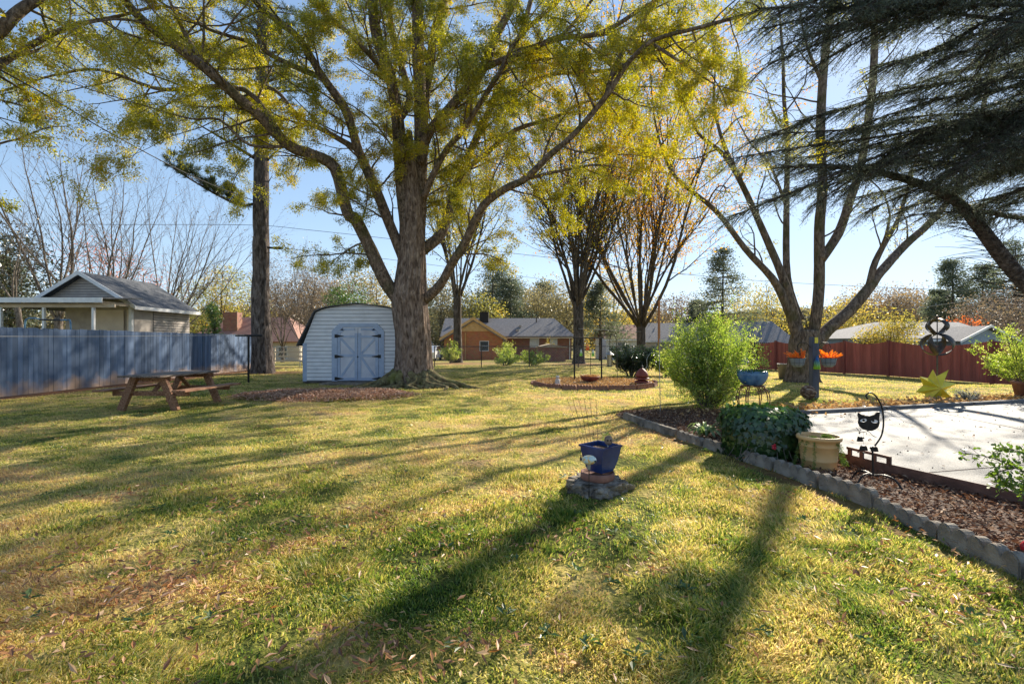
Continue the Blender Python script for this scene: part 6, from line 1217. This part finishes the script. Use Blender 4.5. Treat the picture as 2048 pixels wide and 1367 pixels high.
# ------------------------------------------------------------------ wind spinner and yellow star
def spinner():
    c = Vector((11.1, 12.4, 0)); t = thing('wind_spinner', 'tall bronze wind spinner with two stacked openwork orbs above the red fence', 'wind spinner', c)
    MB().tube([(0, 0, -.1), (0, 0, 1.12)], .02, 8).build('pole', M['bronze'], t); MB().tube([(0, 0, 1.12), (0, 0, 2.12)], .012, 6).build('spindle', M['bronze'], t); MB().ball((0, 0, 2.12), .03, 5).build('finial', M['bronze'], t)
    def orb(cz, rx, rz, w, n, ph):
        for k in range(n):
            a0 = ph+k*2*math.pi/n; V = []; m = 17
            for i in range(m):
                u = i/(m-1); th = math.pi*u; a = a0+.9*(u-.5); r = rx*math.sin(th); z = cz+rz*math.cos(th); tw = w*math.sin(th)**.6+.004; ta = a+math.pi/2
                for s in (-1, 1): V.append((r*math.cos(a)+s*tw*math.cos(ta)*.6+s*tw*.2*math.cos(a), r*math.sin(a)+s*tw*math.sin(ta)*.6, z+s*tw*.35))
            B = MB(); F = [(2*i, 2*i+1, 2*i+3, 2*i+2) for i in range(m-1)]; B.add(V, F); o = B.build('blade', M['bronze'], t, True); md = o.modifiers.new('thick', 'SOLIDIFY'); md.thickness = .006
    orb(1.86, .26, .19, .085, 4, .15); orb(1.38, .33, .27, .12, 4, .5)
spinner()
def star():
    c = W(1872, 775, 12.0); t = thing('yellow_star', 'large yellow folded-metal star with eight points by the patio kerb', 'ornament', c); B = MB(); V = []; n = 8; Rr = .52; ri = .29
    for k in range(2*n): a = math.pi*k/n+.20; r = Rr*(1.0, .92, 1.05)[k % 3] if k % 2 == 0 else ri; V.append((math.cos(a)*r, -.02 if k % 2 == 0 else .05, math.sin(a)*r))
    V += [(0, -.15, 0), (0, .05, 0)]; F = []
    for k in range(2*n): F.append((k, (k+1) % (2*n), 2*n)); F.append(((k+1) % (2*n), k, 2*n+1))
    B.add(V, F); B.build('star', M['yellow'], t); 
    for k in range(8): a = 2*math.pi*k/n+.20+math.pi/8; MB().tube([(0, -.148, 0), (math.cos(a)*ri, .046, math.sin(a)*ri)], .004, 4).build('fold', M['tan'], t)
    MB().tube([(0, .06, -.1), (0, .1, -c.z)], .012, 6).build('stake', M['black'], t)
star()
c = Vector((12.95, 11.95, 0)); one('terracotta_pot', MB().lathe([(.001, .04), (.2, .04), (.27, .40), (.30, .40), (.30, .47), (.26, .47), (.25, .42), (.001, .40)], 24, c[:]), M['terra'], 'terracotta pot at the far right patio corner holding the arching shrub', 'pot', smooth=True)
# ------------------------------------------------------------------ beige pot with fern
c = Vector((3.50, 5.42, .015)); t = thing('beige_pot', 'large ribbed beige ceramic pot on the mulch beside the ivy', 'pot', c)
MB().lathe([(.001, 0), (.165, 0), (.172, .02), (.178, .09), (.183, .095), (.183, .11), (.180, .115), (.195, .25), (.200, .255), (.200, .27), (.198, .275), (.205, .325), (.222, .33), (.226, .355), (.218, .372), (.200, .372), (.193, .35), (.185, .26), (.001, .25)], 40).build('body', M['beige'], t, True)
MB().lathe([(.185, .262), (.001, .27)], 20).build('soil', M['soil'], t)
def fern(name, label, c, dirs, L, n, parent=None):
    B = MB()
    for dx, dy in dirs:
        p = smooth_path([Vector(c), Vector(c)+Vector((dx*.4, dy*.4, .06)), Vector(c)+Vector((dx, dy, -.02)), Vector(c)+Vector((dx*1.2, dy*1.2, -.16)), Vector(c)+Vector((dx*1.35, dy*1.35, -L))], 5)
        tw = [(p[i][:], p[i+1][:]) for i in range(len(p)-1)]; q, d, i = on_twigs(tw, n, .004); leaves(B, q, d*.5+NR.normal(size=(n, 3))*.8, .028, .004, NR.random(n))
    return B.build(name, M['fern'], parent)
o = fern('asparagus_fern', '', (0, 0, 0), [(.05, -.2), (.09, -.18), (.0, -.12)], .22, 500); o.location = c+Vector((.03, -.0, .32)); tag(o, 'bright green fern frond trailing over the right rim of the beige pot', 'fern')
o = fern('trailing_fern', '', (0, 0, 0), [(-.18, -.1), (-.2, -.02), (-.12, -.16)], .24, 450); o.location = c+Vector((-.04, -.02, .30)); tag(o, 'green trailing frond hanging over the left rim of the beige pot by the ivy', 'fern')
# ------------------------------------------------------------------ cat wind chime
def filled(name, loops, th, m, parent):
    cu = bpy.data.curves.new(name, 'CURVE'); cu.dimensions = '2D'; cu.fill_mode = 'BOTH'; cu.extrude = th/2
    for lp in loops:
        s = cu.splines.new('POLY'); s.points.add(len(lp)-1); s.use_cyclic_u = True
        for i, (x, y) in enumerate(lp): s.points[i].co = (x, y, 0, 1)
    tmp = bpy.data.objects.new('tmp', cu); scene.collection.objects.link(tmp); bpy.context.view_layer.update()
    me = bpy.data.meshes.new_from_object(tmp.evaluated_get(bpy.context.evaluated_depsgraph_get())); bpy.data.objects.remove(tmp); me.name = name
    me.transform(Matrix.Rotation(math.pi/2, 4, 'X')); me.materials.clear(); me.materials.append(m); o = bpy.data.objects.new(name, me); scene.collection.objects.link(o); o.parent = parent; return o
def ell(cx, cy, rx, ry, n=20, rot=0): return [(cx+math.cos(2*math.pi*k/n)*rx*math.cos(rot)-math.sin(2*math.pi*k/n)*ry*math.sin(rot), cy+math.cos(2*math.pi*k/n)*rx*math.sin(rot)+math.sin(2*math.pi*k/n)*ry*math.cos(rot)) for k in range(n)]
def cat():
    D = 4.75; b = G(1747, 972); b = Vector((W(1748, 972, D).x, D, .03)); t = thing('hook_stand', 'black curled hook stand with splayed feet in the mulch, carrying the cat wind chime', 'stand', b)
    q = lambda px, py: tuple(W(px, py, D)-b)
    MB().tube([q(1746, 948), q(1745, 900), q(1745, 895)], .008, 8).build('pole', M['black'], t)
    MB().tube(smooth_path([q(1745, 897), q(1752, 888), q(1763, 870), q(1767, 845), q(1764, 815), q(1752, 792), q(1740, 785), (q(1732, 790)[0], 0, q(1732, 790)[2]), q(1735, 797)], 5), .0075, 8).build('hook', M['black'], t)
    MB().ball(q(1745, 896), .022, 6, (1.2, 1, .8)).build('knuckle', M['black'], t)
    for (x1, y1, dx, dy) in [(1712, 975, -.18, -.05), (1772, 982, .12, -.16), (1735, 950, -.06, .18)]:
        e = Vector((dx, dy, 0)); MB().tube(smooth_path([q(1747, 950), Vector(q(1747, 946))+e*.45, Vector(q(1747, 948))+e*.85+Vector((0, 0, -.015)), Vector((q(1747, 0)[0], 0, 0))+e*1.15+Vector((0, 0, 0))], 5), .009, 7).build('foot', M['black'], t)
    t2 = thing('cat_wind_chime', 'black cat-face wind chime with hanging bells on the curled hook', 'wind chime', Vector(W(1738, 841, D-.02))); s = D/FX
    P = lambda px, py: ((px-1738)*s, -(py-841)*s)
    out = [P(*p) for p in [(1716, 824), (1722, 828), (1728, 830), (1738, 831), (1748, 829), (1753, 824), (1759, 823), (1759, 832), (1758, 838), (1759, 845), (1757, 853), (1751, 858), (1744, 861), (1736, 861), (1726, 858), (1719, 852), (1716, 845), (1717, 837), (1715, 830)]]
    filled('face', [out, ell(*P(1727, 840), 7*s, 3.3*s, rot=.1), ell(*P(1749, 842), 7*s, 3.4*s, rot=-.05)], .006, M['black'], t2)
    filled('pupil', [ell(*P(1727, 840), 2.6*s, 2.4*s)], .005, M['black'], t2); filled('pupil', [ell(*P(1746, 840.5), 2.6*s, 2.4*s)], .005, M['black'], t2)
    filled('eye', [ell(*P(1727, 840), 6.8*s, 3.1*s, rot=.1)], .0015, M['white'], t2); filled('eye', [ell(*P(1749, 842), 6.8*s, 3.2*s, rot=-.05)], .0015, M['white'], t2)
    v = lambda px, py: (P(px, py)[0], 0, P(px, py)[1])
    MB().tube([v(1734, 796), v(1738, 830)], .0012, 4).build('string', M['wirecoat'], t2); MB().tube(smooth_path([v(1712, 854), v(1722, 864), v(1736, 862), v(1745, 870), v(1753, 874)], 3), .0028, 5).build('tail_bar', M['black'], t2)
    B = MB()
    for x0, y0, x1, y1 in [(1719, 861, 1720, 872), (1727, 863, 1727, 891), (1748, 870, 1749, 892)]: B.tube([v(x0, y0), v(x1, y1)], .001, 4)
    B.build('string', M['wirecoat'], t2)
    for x, y, w in [(1720, 877, 5), (1727, 895, 7.5), (1749, 897, 6.5)]: MB().prism([(P(x-w, y+4)[0], P(x, y+5)[1]), (P(x+w, y+4)[0], P(x, y+5)[1]), (P(x+w*.7, y)[0], P(x, y-3)[1]), (P(x+w*.3, y)[0], P(x, y-5)[1]), (P(x-w*.3, y)[0], P(x, y-5)[1]), (P(x-w*.7, y)[0], P(x, y-3)[1])], -.012, .012).build('bell', M['black'], t2)
    for x, y in [(1719, 865), (1727, 875), (1727, 905)]: MB().ball(v(x, y), .009, 4).build('bead', M['black'], t2)
cat()
# ------------------------------------------------------------------ square blue planter group on the lawn
def planter():
    D = 4.66; c = Vector(((1201-CX)/FX*D, D, 0))
    bm = bmesh.new(); bmesh.ops.create_icosphere(bm, subdivisions=5, radius=1)
    for v in bm.verts:
        k = .62+.75*float(fbm(v.co.x*2.6+5, v.co.y*2.6+v.co.z*2+3, .8, 6))+.2*float(vn(v.co.x*11, v.co.y*11+v.co.z*7, 1, 7)); v.co = Vector((v.co.x*.29*k, v.co.y*.25*k, max(-.1, v.co.z*.20*k)))
        if v.co.z > .10: v.co.z = .10+(v.co.z-.10)*.15
    me = bpy.data.meshes.new('tree_stump'); bm.to_mesh(me); bm.free(); me.materials.append(M['rock']); o = bpy.data.objects.new('tree_stump', me); scene.collection.objects.link(o); o.location = (c.x-.06, c.y-.0, 0); tag(o, 'rough grey rotting stump carrying the terracotta saucer and blue planter', 'stump')
    z0 = .105; one('terracotta_saucer', MB().lathe([(.001, 0), (.15, 0), (.165, .02), (.165, .075), (.15, .08), (.145, .05), (.001, .05)], 28, (c.x-.03, c.y, z0)), M['terra'], 'thick terracotta saucer under the square blue planter', 'saucer', smooth=True)
    z1 = z0+.085; t = thing('blue_planter', 'square cobalt-glazed planter set cornerwise on the stump', 'planter', (c.x, c.y, z1), math.radians(40)); B = MB(); V = []; F = []; H = .255
    lv = [(.0, .085), (.03, .098), (.10, .118), (.18, .133), (.235, .14), (.236, .15), (H, .152)]
    for z, r in lv: V += [(-r, -r, z), (r, -r, z), (r, r, z), (-r, r, z)]
    for z, r in [(H, .128), (H-.05, .12)]: V += [(-r, -r, z), (r, -r, z), (r, r, z), (-r, r, z)]
    K = len(lv)+2
    for i in range(K-1):
        for j in range(4): F.append((i*4+j, i*4+(j+1) % 4, i*4+4+(j+1) % 4, i*4+4+j))
    F += [(3, 2, 1, 0), tuple((K-1)*4+j for j in range(4))]; B.add(V, F); B.build('pot', M['blueglaze'], t)
    MB().box(-.12, .12, -.12, .12, H-.055, H-.04).build('soil', M['soil'], t)
    zt = z1+H; tr = thing('fan_trellis', 'thin black wire fan trellis stuck in the blue planter', 'trellis', (c.x, c.y, zt-.05)); B = MB(); s = D/FX
    base = [(1168, 890), (1173, 890), (1178, 890), (1184, 889), (1190, 888), (1196, 888)]; top = [(1134, 797), (1145, 797), (1157, 796), (1168, 796), (1179, 795), (1192, 797)]
    f = lambda p: (W(p[0], p[1], D)-Vector((c.x, c.y, zt-.05)))
    for a, b in zip(base, top): MB().tube([f(a)-Vector((0, 0, .04)), f(a).lerp(f(b), .5), f(b)], .0018, 4).build('wire', M['wirecoat'], tr)
    for k in range(7):
        u = .22+k*.125; MB().tube([f(a).lerp(f(b), u) for a, b in zip(base, top)], .0009, 4).build('cross_wire', M['wirecoat'], tr)
    p = W(1217, 880, D-.02); t = thing('owl_stake', 'small brown owl-like head on a pale stake in the blue planter', 'figurine', p)
    MB().ball((0, 0, 0), .042, 8, (1, .9, 1.15)).build('head', M['brownfig'], t, True); MB().tube([(-.005, 0, -.04), (-.008, -.01, -.12)], .008, 6).build('stake', M['galv'], t)
    for sx in (-1, 1): MB().ball((sx*.014, -.034, .006), .009, 5).build('eye', M['black'], t)
    p = W(1178, 919, D-.27); t = thing('bird_light', 'little painted glass bird on a thin stake in front of the blue planter', 'garden ornament', p)
    MB().ball((0, 0, 0), .07, 10, (1, .7, .62)).build('body', M['shell'], t, True); MB().tube([(0, 0, -.04), (0, 0, -.09)], [.016, .012], 8).build('socket', M['galv'], t); MB().tube([(0, 0, -.09), (.0, 0, -p.z)], .004, 5).build('stake', M['black'], t)
    MB().ball((.05, -.035, -.005), .009, 5).build('eye', M['black'], t); MB().lathe([(.001, -.012), (.012, 0), (.001, .05)], 6, (-.075, 0, .0)).build('beak', M['bronze'], t)
    tag(fern('weeds', '', (c.x+.08, c.y+.1, zt+.02), [(.1, 0), (.05, .1), (-.02, .1)], .05, 160), 'thin weedy growth in the right half of the blue planter', 'weeds')
M['shell'] = mk('painted_bird_glass', [(.62, .30, .06), (.70, .62, .40), (.42, .58, .60), (.70, .75, .70)], 26, .15, pos=(.35, .62))
planter()
p = Vector((3.52, 3.22, .05)); one('red_ball', MB().ball(p[:], .055, 12), M['redplastic'], 'shiny red ball lying on the mulch at the right edge of the picture', 'ball', smooth=True)
B = MB(); c = W(1893, 1076, 3.42); B.add([(c.x-.03, c.y, c.z-.01), (c.x-.008, c.y-.01, c.z-.025), (c.x+.028, c.y, c.z-.012), (c.x+.026, c.y+.004, c.z+.012), (c.x-.01, c.y+.006, c.z+.016)], [(0, 1, 2, 3, 4)], [.9]); one('lime_leaf', B, M['fern'], 'single fresh lime-green leaf against the near edging blocks', 'leaf')
# ------------------------------------------------------------------ overhead wires
def wire(pts, r, m, label): P = [W(*q) for q in pts]; one('overhead_wire', MB().tube(smooth_path(P, 8), r, 5), M[m], label, 'wire')
wire([(-40, 118, 9), (100, 195, 11), (215, 263, 13), (345, 333, 16), (430, 372, 19), (505, 400, 21.8)], .016, 'wirecoat', 'thick black service cable sweeping down from the top left to the pine')
wire([(0, 448, 38), (250, 449, 38), (500, 450, 38), (620, 460, 38.5), (820, 482, 39), (1100, 515, 40), (1500, 560, 41), (2048, 586, 42)], .018, 'wirecoat', 'thin high wire crossing the whole view behind the oak')
wire([(545, 495, 22), (640, 503, 26), (790, 520, 31), (960, 542, 36), (1150, 566, 41)], .013, 'wirecoat', 'thin wire running right from the black fitting on the pine trunk')
wire([(1500, 640, 30), (1690, 630, 27), (1860, 612, 23), (1960, 596, 20), (2080, 570, 17)], .016, 'wiregrey', 'pale cable rising to the right above the red fence')
wire([(1157, 657, 34.5), (1220, 660, 36), (1282, 663, 37.6)], .014, 'wiregrey', 'white line tied between the two dark-trunked yard trees')
wire([(480, 700, 16.9), (477, 673, 16.9)], .004, 'wiregrey', 'short cord dangling from the left end of the T-post bar')
t = thing('insulator', 'black cable fitting bolted to the right side of the pine trunk', 'fitting', W(548, 496, 22.0)); MB().tube([(-.3, 0, .03), (.05, 0, 0)], .05, 8).build('bracket', M['black'], t); MB().bbox(-.02, .38, -.06, .06, -.055, .055).build('box', M['black'], t)
